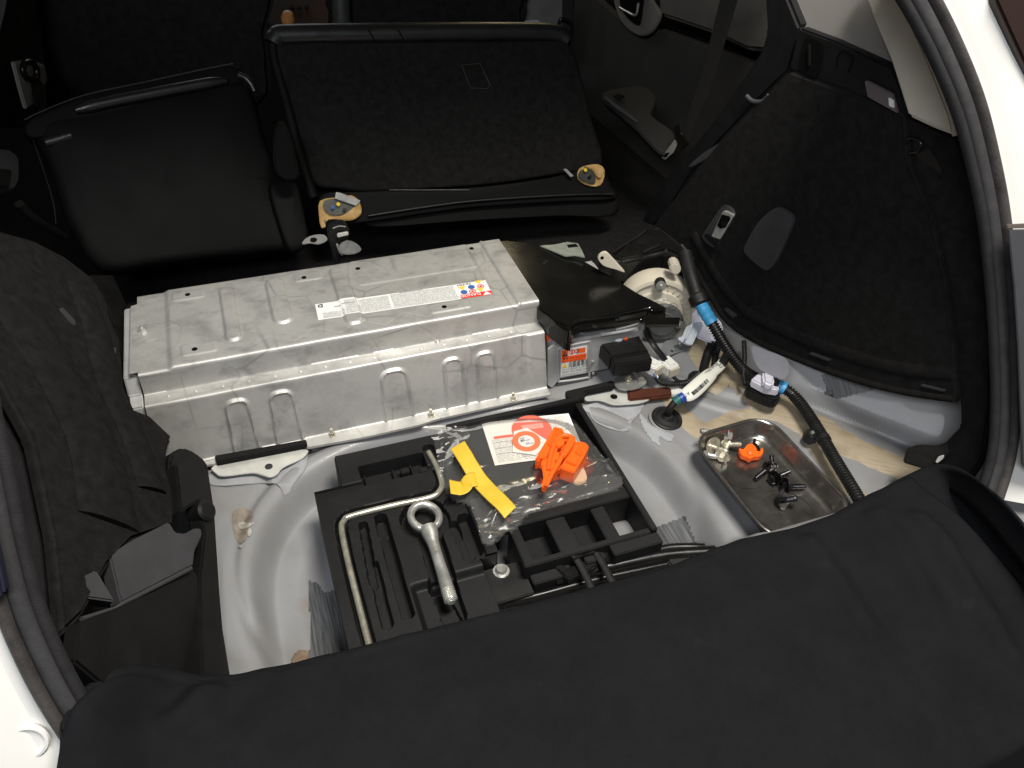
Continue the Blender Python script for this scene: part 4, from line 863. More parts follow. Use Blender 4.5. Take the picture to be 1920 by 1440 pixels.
# ================================================================ blower
bl = thing('blower', 'cream plastic snail-shaped blower with grey motor cap behind the duct', 'blower', Y(1240, 650, .05))
BA = Vector((-.36, -.92, .10)).normalized(); BC = Y(1232, 590, .030)
lathe('blower_housing', [(.060, -.060), (.074, -.056), (.0775, -.045), (.0775, -.006), (.0755, -.001), (.070, .0005), (.0675, .0005), (.066, -.004), (.052, -.003), (.050, .003), (.036, .004), (.034, .006), (0, .006)], BC, BA, cream, bl, 56)
fx = frame_from(BA); bx_, by_ = fx.col[0], fx.col[1]
def bpt(a, b, h): return BC + bx_ * a + by_ * b + BA * h
lathe('motor_cap', [(.041, .002), (.041, .009), (.038, .014), (.026, .016), (.025, .018), (0, .019)], onP(1240, 600, BC, BA), BA, grey_plastic, bl, 40)
for k in range(11):
    t = R(-20 + k * 12); o0 = bpt(math.cos(t) * .0585, math.sin(t) * .0585, -.002)
    box('face_rib', o0 - Vector((.0045, .0014, .0022)), o0 + Vector((.0045, .0014, .0022)), cream, bl, .0006, fx @ Matrix.Rotation(t, 3, 'Z'))
for px, py, r in ((1239, 535, .0105), (1273, 607, .0095)):
    p = onP(px, py, BC + BA * .016, BA); lathe('damper_boss', [(r * 1.0, -.014), (r, .0), (r * .8, .002), (0, .002)], p, BA, rubber, bl, 20)
    lathe('washer_screw', [(r * .92, .002), (r * .92, .004), (r * .4, .0045), (r * .36, .008), (0, .0085)], p, BA, zinc, bl, 20)
tb = smooth_px([(1121, 486), (1124, 478), (1134, 473), (1142, 478), (1165, 503), (1172, 512), (1155, 506), (1143, 503), (1130, 498)], 2)
slab('mounting_tab', tb, BC + BA * .012, BA, .008, cream, bl, .002); p = onP(1129, 483.5, BC + BA * .0125, BA)
disc('tab_hole', p, .0034, hole_m, bl, BA)
slab('upper_lug', smooth_px([(1258, 512), (1256, 500), (1266, 493), (1276, 500), (1277, 508), (1270, 516)], 2), BC + BA * .006, BA, .03, cream, bl, .003)
slab('motor_sticker', [(1215, 605), (1243, 600), (1240, 612), (1213, 613)], BC + BA * .0145, BA, .0006, mat('cream_sticker', (.58, .52, .38), .6), bl)
text('sticker_mark', '4(', ink, onP(1226, 609.5, BC + BA * .0155, BA), (-bx_), (-by_), .006, bl, 0)
slab('motor_sticker', [(1233, 561), (1250, 559), (1249, 565), (1238, 563)], BC + BA * .020, BA, .0006, lab_w, bl); disc('sticker_dot', onP(1245, 562.5, BC + BA * .0212, BA), .0012, ink, bl, BA)
disc('cap_emboss', onP(1262, 575, BC + BA * .0192, BA), .0085, dark_bolt, bl, BA, 20, .0077)
text('cap_mark', '107', dark_bolt, onP(1255, 577, BC + BA * .0193, BA), bx_, by_, .0042, bl, 0)
tag(prism('cabin_vent_duct', [Z(x, y, -.02) for x, y in ((1118, 484), (1150, 472), (1205, 428), (1240, 425), (1285, 462), (1292, 486), (1250, 470), (1210, 480), (1170, 488), (1140, 486))], (0, 0, -.06), gloss_black, None, .012, 3), 'gloss black duct running from the blower towards the seats', 'duct')
vd = bpy.data.objects['cabin_vent_duct']
tube('duct_sheen_tube', [Z(x, y, -.018) for x, y in ((1150, 474), (1170, 460), (1195, 445), (1212, 432))], .003, plastic, vd, 8)  # tubes added to stand for sheen lines on the gloss duct
tube('duct_sheen_tube', [Z(x, y, -.018) for x, y in ((1205, 474), (1222, 466), (1236, 460))], .003, plastic, vd, 8)
# brackets under the blower
mb = tag(prism('blower_bracket', [Z(x, y, -.155) for x, y in ((1246, 640), (1270, 630), (1296, 612), (1306, 606), (1304, 625), (1296, 652), (1270, 660), (1250, 668), (1238, 656))], (0, 0, -.003), mat('bracket_grey', (.26, .27, .28), .45, metal=.4, var=.2, vscale=30), None, .001), 'grey steel bracket with stamped marks under the blower', 'bracket')
disc('bracket_dot', Z(1260, 658, -.1545), .0028, hole_m, mb)
text('bracket_stamp', 'FWD1', ink, Z(1266, 660, -.1545), (1, .15, 0), (-.15, 1, 0), .005, mb, 0)
p = Z(1276, 642, -.155); hexnut('bracket_bolt', p, (0, 0, 1), .006, .006, zinc, mb, .002, .009)
tag(slab('milky_clip', smooth_px([(1270, 634), (1280, 630), (1287, 612), (1310, 603), (1318, 608), (1304, 634), (1296, 648), (1276, 640)], 2), Z(1290, 630, -.12), (-.3, -.6, .7), .016, milky, None, .003), 'milky grey nylon clip below the blower', 'clip')
bpy.data.objects['milky_clip']['label'] = 'milky grey nylon clip below the blower beside the white foam'
slab('clip_rib', [(1297, 606), (1301, 605), (1287, 636), (1283, 637)], Z(1290, 630, -.11), (-.3, -.6, .7), .006, milky, bpy.data.objects['milky_clip'], .0015)
fo = tag(slab('white_foam_pad', smooth_px([(1300, 582), (1310, 576), (1332, 588), (1350, 600), (1356, 620), (1342, 642), (1318, 638), (1298, 622)], 2), Z(1325, 610, -.11), (-.4, -.6, .7), .02, white_clip, None, .005, 3), 'lilac white foam pad behind the blue taped harness', 'foam pad')
tag(slab('white_foam_flap', smooth_px([(1318, 630), (1345, 632), (1362, 655), (1372, 676), (1350, 680), (1330, 656)], 2), Z(1345, 655, -.15), (-.4, -.5, .7), .006, mat('grey_foam', (.45, .43, .42), .7, var=.2, vscale=40), None, .002), 'pale grey foam flap below the white foam pad', 'foam')

# ================================================================ small connectors and wires
def connector(px, ang, label):
    t = thing('small_connector', label, 'connector', Z(*px, -.13), 'small white connectors by the control box')
    m = Matrix.Rotation(R(ang), 3, 'Z'); c = Z(*px, -.118)
    box('connector_body', c - Vector((.013, .016, .010)), c + Vector((.013, .016, .010)), white_pl, t, .0018, m)
    box('connector_latch', c + m @ Vector((0, -.004, .011)) - Vector((.006, .008, .002)), c + m @ Vector((0, -.004, .011)) + Vector((.006, .008, .002)), white_pl, t, .0008, m)
    box('connector_skirt', c + m @ Vector((0, -.017, -.001)) - Vector((.011, .004, .009)), c + m @ Vector((0, -.017, -.001)) + Vector((.011, .004, .009)), cream, t, .0008, m)
    return t
c1 = connector((1221, 686), 24, 'white connector with blue wires in front of the black plug')
c2 = connector((1252, 686), 10, 'white connector with a black lead beside the grey bracket')
wr = thing('wire_bundle', 'black sleeved wire bundle running from the white connectors to the floor', 'wires', Z(1260, 720, -.16))
conduit('sleeve', [Z(1228, 700, -.125), Z(1238, 716, -.135), Z(1262, 720, -.138), Z(1290, 716, -.145), Z(1310, 700, -.15)], .0055, loom, wr)
tube('blue_wire', [Z(1222, 696, -.12), Z(1226, 702, -.122), Z(1232, 709, -.128)], .0014, ink_b, wr, 6)
tube('white_wire', [Z(1228, 694, -.12), Z(1231, 701, -.122), Z(1234, 709, -.128)], .0014, white_pl, wr, 6)
tube('lead', [Z(1256, 698, -.125), Z(1264, 708, -.132), Z(1276, 716, -.14), Z(1296, 712, -.148)], .0035, rubber, wr, 8)
tube('lead', [Z(1208, 610, -.07), Z(1216, 630, -.08), Z(1228, 650, -.085), Z(1248, 676, -.11)], .007, rubber, wr, 10, flat=(.6, 1))
conduit('sleeve', [Z(1345, 628, -.13), Z(1330, 655, -.145), Z(1322, 680, -.15), Z(1318, 700, -.155)], .0085, loom, wr)
conduit('sleeve', [Z(1352, 640, -.13), Z(1342, 665, -.148), Z(1338, 690, -.155)], .0065, rubber, wr)
prism('bundle_clip', [Z(x, y, -.146) for x, y in ((1290, 700), (1302, 692), (1318, 698), (1316, 712), (1298, 716))], (0, 0, -.02), rubber, wr, .003)

# harness
hp = [(1284, 475, .00), (1296, 520, -.02), (1312, 566, -.045), (1335, 606, -.075), (1362, 652, -.10), (1392, 692, -.115), (1424, 712, -.115), (1462, 724, -.112), (1492, 746, -.12), (1528, 796, -.125), (1560, 852, -.128), (1592, 905, -.13), (1640, 985, -.135)]
HP = [Z(*q) for q in hp]; HC = crom(HP, 10)
har = thing('wiring_harness', 'black corrugated wiring harness with blue tape bands along the right floor', 'wiring harness', Z(1460, 724, -.13))
def hsec(i0, i1): return HC[int(i0 * 10):int(i1 * 10) + 1]
bm = bmesh.new(); tube_bm(bm, hsec(0, 2.1), .0135, 12); bm_obj('taped_section', bm, rubber, har, True, 50)
def ridged(name, pts, r, m):
    p_ = resample(pts, .00135); bm = bmesh.new(); tube_bm(bm, p_, lambda t, i: r * (1.03 if i % 4 in (0, 1) else .80), 14); bm_obj(name, bm, m, har, True, 30)
ridged('corrugated_section', hsec(2.9, 6.2), .0108, loom); ridged('corrugated_section', hsec(7.0, 12), .0104, loom)
def wrap(name, i0, i1, r, m):
    p_ = hsec(i0, i1); bm = bmesh.new(); tube_bm(bm, p_, lambda t, i: r * (1 + .05 * math.sin(i * 2.1) * (0 < t < 1)), 14); bm_obj(name, bm, m, har, True, 50)
wrap('blue_tape', 2.0, 3.0, .0125, blue); wrap('blue_tape', 6.6, 7.3, .0120, blue)
p = HC[19]; lathe('tape_collar', [(.012, -.012), (.0185, -.008), (.0185, .008), (.012, .012)], p, HC[21] - HC[18], rubber, har, 18)
conduit('branch', [Z(1395, 640, -.10), Z(1396, 670, -.108), Z(1394, 700, -.112), Z(1397, 722, -.118)], .0045, loom, har)
tag(slab('grey_shroud', smooth_px([(1408, 648), (1440, 658), (1474, 672), (1480, 696), (1470, 714), (1452, 708), (1425, 696), (1412, 676)], 2), (1.06, -.14, 0), (-.7, -.3, .6), .006, mat('lavender_grey_plastic', (.20, .20, .225), .5, var=.15, vscale=30), None, .002), 'lavender grey shroud behind the white harness clip', 'shroud')
conform('brushed_sealer', smooth_px([(1540, 704), (1560, 702), (1605, 716), (1640, 730), (1600, 740), (1570, 748), (1545, 744), (1550, 726)], 2), brushed(60), pan, .003, 3)
hc_ = tag(prism('harness_clip', [Z(x, y, -.098) for x, y in ((1408, 711), (1432, 690), (1456, 698), (1458, 712), (1462, 730), (1436, 726))], (0, 0, -.018), white_clip, None, .003), 'white nylon clip clamping the harness over a black block', 'clip')
prism('clip_hood', [Z(x, y, -.085) for x, y in ((1430, 700), (1433, 690), (1450, 691), (1456, 702), (1450, 722), (1432, 716))], (0, 0, -.016), white_clip, hc_, .004, 3)
blk = tag(prism('clip_block', [Z(x, y, -.118) for x, y in ((1398, 722), (1410, 712), (1464, 730), (1462, 748), (1452, 752), (1430, 744), (1402, 732))], (0, 0, -.02), plastic, None, .003), 'black clip block under the white harness clip', 'clip block')
prism('block_tower', [Z(x, y, -.085) for x, y in ((1436, 684), (1446, 678), (1466, 696), (1462, 716), (1452, 712), (1452, 698))], (0, 0, -.04), plastic, blk, .002)
tc_ = tag(lathe('cable_tie_clip', [(.011, -.012), (.013, -.006), (.013, .008), (.010, .012), (0, .013)], Z(1522, 818, -.142), (.2, -.4, 1), rubber, None, 8), 'black cable-tie stud clipped to the harness beside the steel tray', 'clip')
lathe('tie_band', [(.0105, -.005), (.0118, -.005), (.0118, .005), (.0105, .005)], HC[95], HC[97] - HC[93], rubber, tc_, 18)
lathe('tie_stud', [(.003, 0), (.003, .004), (0, .005)], Z(1522, 812, -.128), (.2, -.4, 1), zinc, tc_, 8)
# sensor cable with bar-code tag and grommet
sc_ = thing('tagged_cable', 'black cable with white bar-coded tag and blue tape rising from the floor grommet', 'cable', hit(1250, 787))
g0 = hit(1250, 787)
CB = [g0 + Vector((0, 0, .012)), Z(1256, 766, -.135), Z(1268, 752, -.122), Z(1282, 744, -.116), Z(1300, 732, -.112), Z(1330, 704, -.108), Z(1352, 684, -.108), Z(1362, 668, -.11)]
cc = crom(CB, 10)
bm = bmesh.new(); tube_bm(bm, cc[:26], .0062, 10); bm_obj('cable_lower', bm, rubber, sc_, True, 50)
bm = bmesh.new(); tube_bm(bm, cc[18:26], .0085, 12); bm_obj('green_tape', bm, green_t, sc_, True, 50)
bm = bmesh.new(); tube_bm(bm, cc[25:31], .0092, 12); bm_obj('blue_tape', bm, blue_d, sc_, True, 50)
bm = bmesh.new(); tube_bm(bm, cc[60:], .0085, 10); bm_obj('cable_upper', bm, rubber, sc_, True, 50)
tp = cc[30:63]; td = (tp[-1] - tp[0]).normalized(); tn = (CAM - tp[15]).normalized(); tn = (tn - td * tn.dot(td)).normalized(); ts = tn.cross(td)
bm = bmesh.new(); tube_bm(bm, tp, lambda t, i: (.0092 + .0052 * math.sin(min(1, t * 1.4) * math.pi) ** .5 * (t < .99)), 12, flat=(.33, 1), up=tn)
tagm = bm_obj('paper_tag', bm, mat('tag_white', (.66, .65, .58), .5), sc_, True, 50)
def tg(t, s_):
    q = t * (len(tp) - 1); i = max(0, min(int(q), len(tp) - 2)); return tp[i].lerp(tp[i + 1], q - i) + ts * s_ + tn * .0056
for k in range(26):
    t = .20 + .34 * k / 26; wd = random.choice((.0010, .0018, .0006)); q = tg(t, 0)
    patch('bar', [q - ts * .0075, q - ts * .0075 + td * wd, q - ts * .0005 + td * wd, q - ts * .0005], ink, tagm)
text('tag_number', '82162-76020', ink, tg(.86, .0095), -td, -ts, .0052, tagm, 0)
text('tag_suffix', 'A 00', ink, tg(.16, .004), -td, -ts, .0062, tagm, 0); text('tag_code', 'G2', ink, tg(.95, .003), -td, -ts, .0075, tagm, 0)
gm = tag(lathe('floor_grommet', [(.0285, -.002), (.0285, .004), (.026, .006), (.021, .006), (.0195, .004), (.012, .0055), (.008, .012), (0, .013)], g0 + Vector((0, 0, .001)), (.1, -.1, 1), rubber, None, 36), 'round black rubber grommet in the metal floor under the tagged cable', 'grommet')
lathe('grommet_seat', [(.0335, -.003), (.0335, .0018), (.030, .003), (.029, .002)], g0, (.1, -.1, 1), pan_clean, pan, 36)

# hold-down brackets with foam strips
BZ = -.152
bl1 = tag(prism('hold_down_bracket', [Z(x, y, BZ) for x, y in smooth_px([(402, 872), (406, 888), (420, 892), (470, 886), (488, 889), (506, 894), (520, 888), (530, 876), (560, 862), (572, 854), (573, 842), (500, 852)], 3)], (0, 0, -.0035), silver_bracket, None, .0008), 'pale zinc hold-down bracket with black foam strip at the left of the battery', 'bracket')
prism('foam_strip', [Z(x, y, BZ + .010) for x, y in ((402, 853), (574, 823), (576, 833), (405, 866))], (0, 0, -.012), foam, bl1, .0015)
p = Z(504, 875, BZ); lathe('bracket_hole', [(.0062, 0), (.0062, .0008), (.0042, .0008), (.0040, .0002), (0, .0002)], p, (0, 0, 1), dark_bolt, bl1, 20)
bl2 = tag(prism('hold_down_bracket', [Z(x, y, BZ) for x, y in smooth_px([(1096, 738), (1140, 728), (1180, 734), (1220, 744), (1205, 754), (1178, 757), (1150, 758), (1125, 750), (1098, 750)], 3)], (0, 0, -.0035), silver_bracket, None, .0008), 'pale zinc bracket with foam strip below the control box', 'bracket')
prism('foam_strip', [Z(x, y, BZ + .014) for x, y in ((1060, 732), (1148, 712), (1154, 718), (1150, 724), (1098, 734), (1096, 749), (1062, 745))], (0, 0, -.012), foam, bl2, .002)
p = Z(1151, 744, BZ); lathe('bracket_hole', [(.0066, 0), (.0066, .0008), (.0044, .0008), (.0040, .0002), (0, .0002)], p, (0, 0, 1), dark_bolt, bl2, 20)
br = tag(prism('felt_wrapped_plug', [Z(x, y, -.148) for x, y in ((1176, 729), (1257, 723), (1260, 741), (1178, 750))], (0, 0, -.012), brown, None, .003), 'brown felt wrapped connector lying beside the right bracket', 'connector')
prism('white_tip', [Z(x, y, -.150) for x, y in ((1257, 725), (1272, 724), (1273, 728), (1280, 729), (1279, 737), (1260, 739))], (0, 0, -.008), white_pl, br, .001)
db = tag(prism('tie_down_plate', [Z(x, y, -.140) for x, y in smooth_px([(1150, 715), (1162, 702), (1190, 700), (1212, 712), (1208, 722), (1186, 730), (1160, 728)], 2)], (0, 0, -.004), mat('dull_zinc', (.30, .30, .29), .4, metal=.6, var=.25, vscale=30), None, .001), 'dull zinc lug with bolt under the control box plug', 'bracket')
p = Z(1179, 711, -.139); hexnut('lug_bolt', p, (0, 0, 1), .006, .006, zinc_y, db, .004, .0085)
tube('lug_pipe', [Z(1196, 702, -.138), Z(1204, 716, -.138)], .007, zinc, db, 10, curve=3)

# ================================================================ tool tray
TT = -.134
tray = thing('tool_tray', 'black moulded tool tray with shaped recesses sitting in the spare wheel well', 'tool tray', (.46, -.31, -.215))
wr_px = [(700, 1240), (672, 1130), (652, 1050), (640, 990), (644, 972), (660, 962), (740, 942), (806, 928), (824, 916), (828, 900), (818, 870), (803, 843)]
WP = [Z(x, y, TT + .002) for x, y in wr_px]; wp2 = [(p.x, p.y) for p in crom(WP, 5)]
def zx(px, py): p = Z(px, py, TT); return (p.x, p.y)
SL = [(zx(681, 984), zx(700, 1090), .006, .016), (zx(700, 1060), zx(726, 1170), .0075, .014), (zx(714, 972), zx(722, 1000), .009, .02), (zx(722, 1000), zx(764, 1150), .0085, .022), (zx(850, 980), zx(880, 1040), .008, .02)]
ec = zx(797, 972); e1 = zx(815, 1050); e2 = zx(850, 1145)
hfb = (zx(640, 868), zx(820, 838))
rec = (zx(664, 908), zx(790, 882))
def tray_h(x, y):
    d = 0
    for a, b in zip(wp2, wp2[1:]):
        q = seg_d(x, y, a, b)
        if q < .0095: d = max(d, .011 * sst(.0095, .0075, q))
    for a, b, r, dp in SL: d = max(d, dp * sst(r + .001, r - .001, seg_d(x, y, a, b)))
    d = max(d, .016 * sst(.0385, .0360, math.hypot(x - ec[0], y - ec[1])))
    d = max(d, .016 * sst(.0185, .0165, seg_d(x, y, ec, e2)))
    d = max(d, .024 * sst(.014, .012, seg_d(x, y, (e2[0] - .008, e2[1] + .05), (e2[0] + .004, e2[1] - .03))))
    d = max(d, .006 * sst(.001, -.001, rr(x, y, .418, -.335, .017, .062, .012)) + .018 * sst(.001, -.001, rr(x, y, .424, -.345, .009, .04, .007)))
    d = max(d, .026 * sst(.001, -.001, rr(x, y, .345, -.190, .052, .017, .003)))
    d = max(d, .014 * sst(.0, -.002, rr(x, y, .30, -.455, .05, .006, .003)) * 0)
    z = TT - d
    if y > -.204: z += .006 * sst(-.206, -.202, y)
    z -= .012 * sst(-.405, -.415, y) * sst(.315, .325, x)
    return z
TX0, TX1, TY0, TY1 = .2185, .452, -.50, -.138
def tray_keep(x, y):
    if y > -.203 and x < .262: return False
    if y < -.392 - .03 * max(0, 1 - ((x - .418) / .034) ** 2) ** .5 * (x < .452) * 0 and x > .424: return False
    return True
tb_ = grid('tray_moulding', 156, 240, lambda u, v: Vector((TX0 + (TX1 - TX0) * u, TY0 + (TY1 - TY0) * v, tray_h(TX0 + (TX1 - TX0) * u, TY0 + (TY1 - TY0) * v))), plastic_matt, tray, keep=lambda u, v: tray_keep(TX0 + (TX1 - TX0) * u, TY0 + (TY1 - TY0) * v), auto=40)
# skirts
for lo, hi in (((TX0, TY0, -.225), (TX0 + .004, -.203, TT - .001)), ((TX0, -.207, -.225), (.264, -.2032, TT - .001)), ((.2605, -.2032, -.215), (.2645, TY1, TT + .004)), ((.2645, TY1 - .003, -.215), (TX1, TY1 + .001, TT + .004)), ((TX1 - .003, -.392, -.225), (TX1, -.345, TT - .002)), ((.4225, TY0, -.225), (.4255, -.392, TT - .013)), ((.4255, -.394, -.225), (TX1 - .003, -.391, TT - .004))):
    box('tray_wall', lo, hi, plastic_matt, tray, .0012)
# recess ribs in the back block
for u in (.30, .345, .375): box('recess_rib', (u - .0012, -.205, TT - .024), (u + .0012, -.178, TT - .010), plastic_matt, tray, .0004)
box('recess_latch', (.356, -.198, TT - .024), (.370, -.186, TT - .004), plastic_matt, tray, .0012)
box('recess_latch', (.384, -.210, TT - .010), (.398, -.198, TT + .001), plastic_matt, tray, .0012)
for u in (.318, .332, .347, .361): box('lid_mark', (u, -.166, TT + .0062), (u + .007, -.1655, TT + .0068), plastic_grey, tray, .0001)
# front of the right half: ribbed compartments
RX0, RX1 = .450, .692
def rb(n, lo, hi, m=plastic_matt): return box(n, lo, hi, m, tray, .0014)
rb('tray_floor', (RX0 - .008, -.338, -.176), (RX1, -.132, -.170))
rb('tray_rim', (RX0, -.138, -.20), (RX1, -.126, TT + .012)); rb('tray_rim', (RX1 - .010, -.430, -.20), (RX1, -.138, TT + .006))
rb('tray_rim', (RX0 + .04, -.358, -.20), (RX1 - .010, -.335, TT + .002)); rb('tray_rim', (RX0 + .03, -.430, -.235), (RX1 - .010, -.420, TT + .000))
for x, w_ in ((.482, .014), (.540, .030), (.614, .022)): rb('tray_divider', (x, -.420, -.215), (x + w_, -.352, TT - .004))
rb('tray_pad', (.490, -.420, -.185), (.545, -.352, -.175)); rb('tray_pad', (.568, -.420, -.185), (.622, -.352, -.175)); 
rb('tray_pad', (.630, -.420, -.172), (.643, -.352, -.165)); rb('tray_pad', (.643, -.420, -.172), (.682, -.404, -.165))
rb('tray_step', (.488, -.447, -.235), (.550, -.430, TT - .022)); rb('tray_step', (.572, -.442, -.235), (.604, -.430, TT - .014))
rb('tray_step', (.612, -.450, -.235), (RX1, -.430, TT - .002))
rb('bolt_plate', (.428, -.455, -.172), (.486, -.396, -.164), plastic)
p = Z(940, 1068, -.160); hexnut('tray_bolt', (p.x, p.y, -.164), (0, 0, 1), .0085, .008, zinc, tray, 0, .0125)
rb('tray_end', (.318, -.515, -.225), (.40, -.478, TT - .030)); rb('tray_end', (.40, -.53, -.225), (.422, -.44, TT - .040))

# wheel brace rod
wb = thing('wheel_brace', 'bent zinc wheel brace rod lying in the groove of the tool tray', 'wheel brace', (WP[5].x, WP[5].y, TT - .006))
tube('brace_rod', [p + Vector((0, 0, -.006)) for p in WP], .0047, zinc_y, wb, 12)
# tow eye
te = thing('tow_eye', 'steel screw-in towing eye laid across the tool tray', 'tow eye', (ec[0], ec[1], TT - .01))
ez = TT + .004; EC = Vector((ec[0], ec[1], ez)); E2 = Z(847, 1130, TT - .004); ed = (E2 - EC).normalized()
ring = []
pr = bead(0, 0, .0058, .0068, 12)
m_ = Matrix.Translation(EC) @ frame_from((0.05, -.12, 1)).to_4x4(); bm = bmesh.new(); rows = []
for k in range(40):
    t = 2 * math.pi * k / 40; rows.append([bm.verts.new(m_ @ Vector(((.0205 + a_) * math.cos(t), (.0225 + a_) * math.sin(t), b2_))) for a_, b2_ in pr])
for k in range(40):
    a_, b2_ = rows[k], rows[(k + 1) % 40]
    for j in range(12): bm.faces.new((a_[j], a_[(j + 1) % 12], b2_[(j + 1) % 12], b2_[j]))
bm_obj('eye_ring', bm, zinc, te, True)
sh0 = EC + ed * .020; sh1 = EC + ed * (E2 - EC).length * .86
bm = bmesh.new(); tube_bm(bm, [sh0.lerp(sh1, i / 16) for i in range(17)], lambda t, i: .0135 - .0052 * sst(0, .35, t) + .0012 * sst(.5, 1, t), 14, flat=(.8, 1), up=(0, 0, 1)); bm_obj('eye_shank', bm, zinc, te, True, 50)
bm = bmesh.new(); n_ = 44; tube_bm(bm, [sh1.lerp(E2, i / n_) for i in range(n_ + 1)], lambda t, i: (.0098 if i % 4 < 2 else .0085) * (1 - .45 * sst(.82, 1, t)) * (.85 if .12 < t < .24 else 1), 16); bm_obj('eye_thread', bm, chrome, te, True, 40)

# scissor jack in front of the tray
jk = thing('scissor_jack', 'gloss black scissor jack strapped at the front of the tool tray', 'jack', (.60, -.48, -.24))
JZ = -.185
def jb(name, px, z, r, m=gloss_black, fl=None): return tube(name, [Z(x, y, z) for x, y in px], r, m, jk, 12, fl, curve=6)
jb('jack_arm', [(872, 1130), (930, 1118), (1040, 1090), (1120, 1062)], JZ, .010, fl=(1, .7))
jb('jack_arm', [(900, 1142), (1000, 1122), (1120, 1090), (1250, 1062)], JZ + .006, .009, fl=(1, .7))
jb('jack_screw', [(1040, 1085), (1160, 1060), (1250, 1042), (1340, 1036)], JZ + .016, .011)
jb('jack_arm', [(1150, 1050), (1200, 1042), (1260, 1030), (1320, 1030)], JZ + .012, .010, fl=(1, .8))
lathe('jack_pivot', [(.016, -.012), (.016, .012), (.010, .014), (0, .014)], Z(885, 1118, JZ), (.2, -.2, 1), gloss_black, jk, 24)
lathe('jack_hook_ring', [(.014, -.003), (.018, -.003), (.018, .003), (.014, .003), (.014, -.003)], Z(884, 1118, JZ + .014), (.2, -.2, 1), plastic, jk, 24)
prism('jack_saddle', [Z(x, y, JZ + .032) for x, y in ((1018, 1042), (1034, 1036), (1062, 1064), (1108, 1046), (1162, 1010), (1150, 1048), (1110, 1066), (1064, 1086))], (0, 0, -.03), gloss_black, jk, .002)
for px in ([(1076, 1040), (1092, 1066), (1108, 1100), (1120, 1130)], [(1112, 1028), (1130, 1056), (1146, 1086), (1160, 1110)]):
    tube('jack_strap', [Z(x, y, JZ + .038) for x, y in px], .0055, rubber, jk, 8, flat=(.35, 1), up=(0, 0, 1))
jb('jack_strap', [(1070, 1046), (1090, 1036), (1112, 1032)], JZ + .040, .007, rubber)
prism('jack_foot', [Z(x, y, JZ + .020) for x, y in smooth_px([(1250, 1040), (1280, 1018), (1310, 1015), (1340, 1030), (1372, 1026), (1378, 1036), (1350, 1046), (1300, 1058), (1262, 1064)], 2)], (0, 0, -.02), rubber, jk, .004)
prism('jack_label', [Z(x, y, -.19) for x, y in ((1058, 1020), (1092, 1012), (1104, 1030), (1060, 1038))], (0, 0, -.002), mat('pale_film_label', (.35, .37, .39), .5), jk)
box('well_shade_sheet', (.22, -.56, -.268), (.70, -.43, -.262), rubber, jk, 0)  # black sheet added low in the well to stand for shadow

# ================================================================ bag with leaflet, plug and tape
BZ0 = -.150
def bag_z(x, y): return 0
bag_poly = [(792, 800), (830, 796), (868, 796), (905, 785), (1000, 776), (1068, 786), (1104, 822), (1140, 868), (1163, 892), (1166, 912), (1130, 926), (1080, 938), (1020, 952), (985, 968), (968, 992), (940, 1000), (922, 1018), (908, 1020), (898, 990), (884, 950), (850, 936), (838, 920), (824, 886), (828, 850), (838, 830), (812, 818)]
bagxy = [(p.x, p.y) for p in (Z(x, y, -.128) for x, y in smooth_px(bag_poly, 3))]
bx0, bx1 = min(p[0] for p in bagxy), max(p[0] for p in bagxy); by0, by1 = min(p[1] for p in bagxy), max(p[1] for p in bagxy)
def edged(x, y): return min(seg_d(x, y, a, b) for a, b in zip(bagxy, bagxy[1:] + bagxy[:1]))
EDG = {}
def wrinkle(x, y, s, k):
    """creased-film relief: ridged noise at three scales"""
    r1 = 1 - abs(nz(x * 1.0 + y * .4, y * .7 - x * .1, k, s)) * 2.2
    r2 = 1 - abs(nz(x * .5 - y, y + x * .4, k + 3.1, s * 2.3)) * 2.2
    r3 = 1 - abs(nz(x + y, y - x, k + 9.2, s * 4.9)) * 2.2
    return .62 * r1 + .28 * r2 + .06 * r3
def bag_top(x, y):
    e = edged(x, y); edge = sst(0, .03, e)
    crump = .10 + 1.1 * sst(-.268, -.305, y) + .8 * sst(.51, .47, x) + .35 * sst(.64, .68, x)
    z = TT + .004 + .010 * edge + .0052 * crump * wrinkle(x, y, 11, 1.3) * (.35 + .65 * edge)
    roll = math.exp(-((y + .315 - (x - .58) * .25) / .016) ** 2) * sst(.50, .56, x) * .012
    return z + roll
NBX, NBY = 130, 120
BG = {}
bag = thing('plastic_bag', 'crumpled clear plastic bag of papers lying over the tool tray', 'plastic bag', (.57, -.25, TT))
def bagf(top):
    def f(u, v):
        x, y = bx0 + (bx1 - bx0) * u, by0 + (by1 - by0) * v
        if top: return Vector((x, y, bag_top(x, y)))
        return Vector((x, y, TT + .0025 + .0012 * wrinkle(x, y, 14, 8)))
    return f
bk_ = lambda u, v: inpoly(bx0 + (bx1 - bx0) * u, by0 + (by1 - by0) * v, bagxy)
grid('film_top', NBX, NBY, bagf(True), film, bag, keep=bk_)
grid('film_bottom', 60, 50, bagf(False), film, bag, keep=bk_)
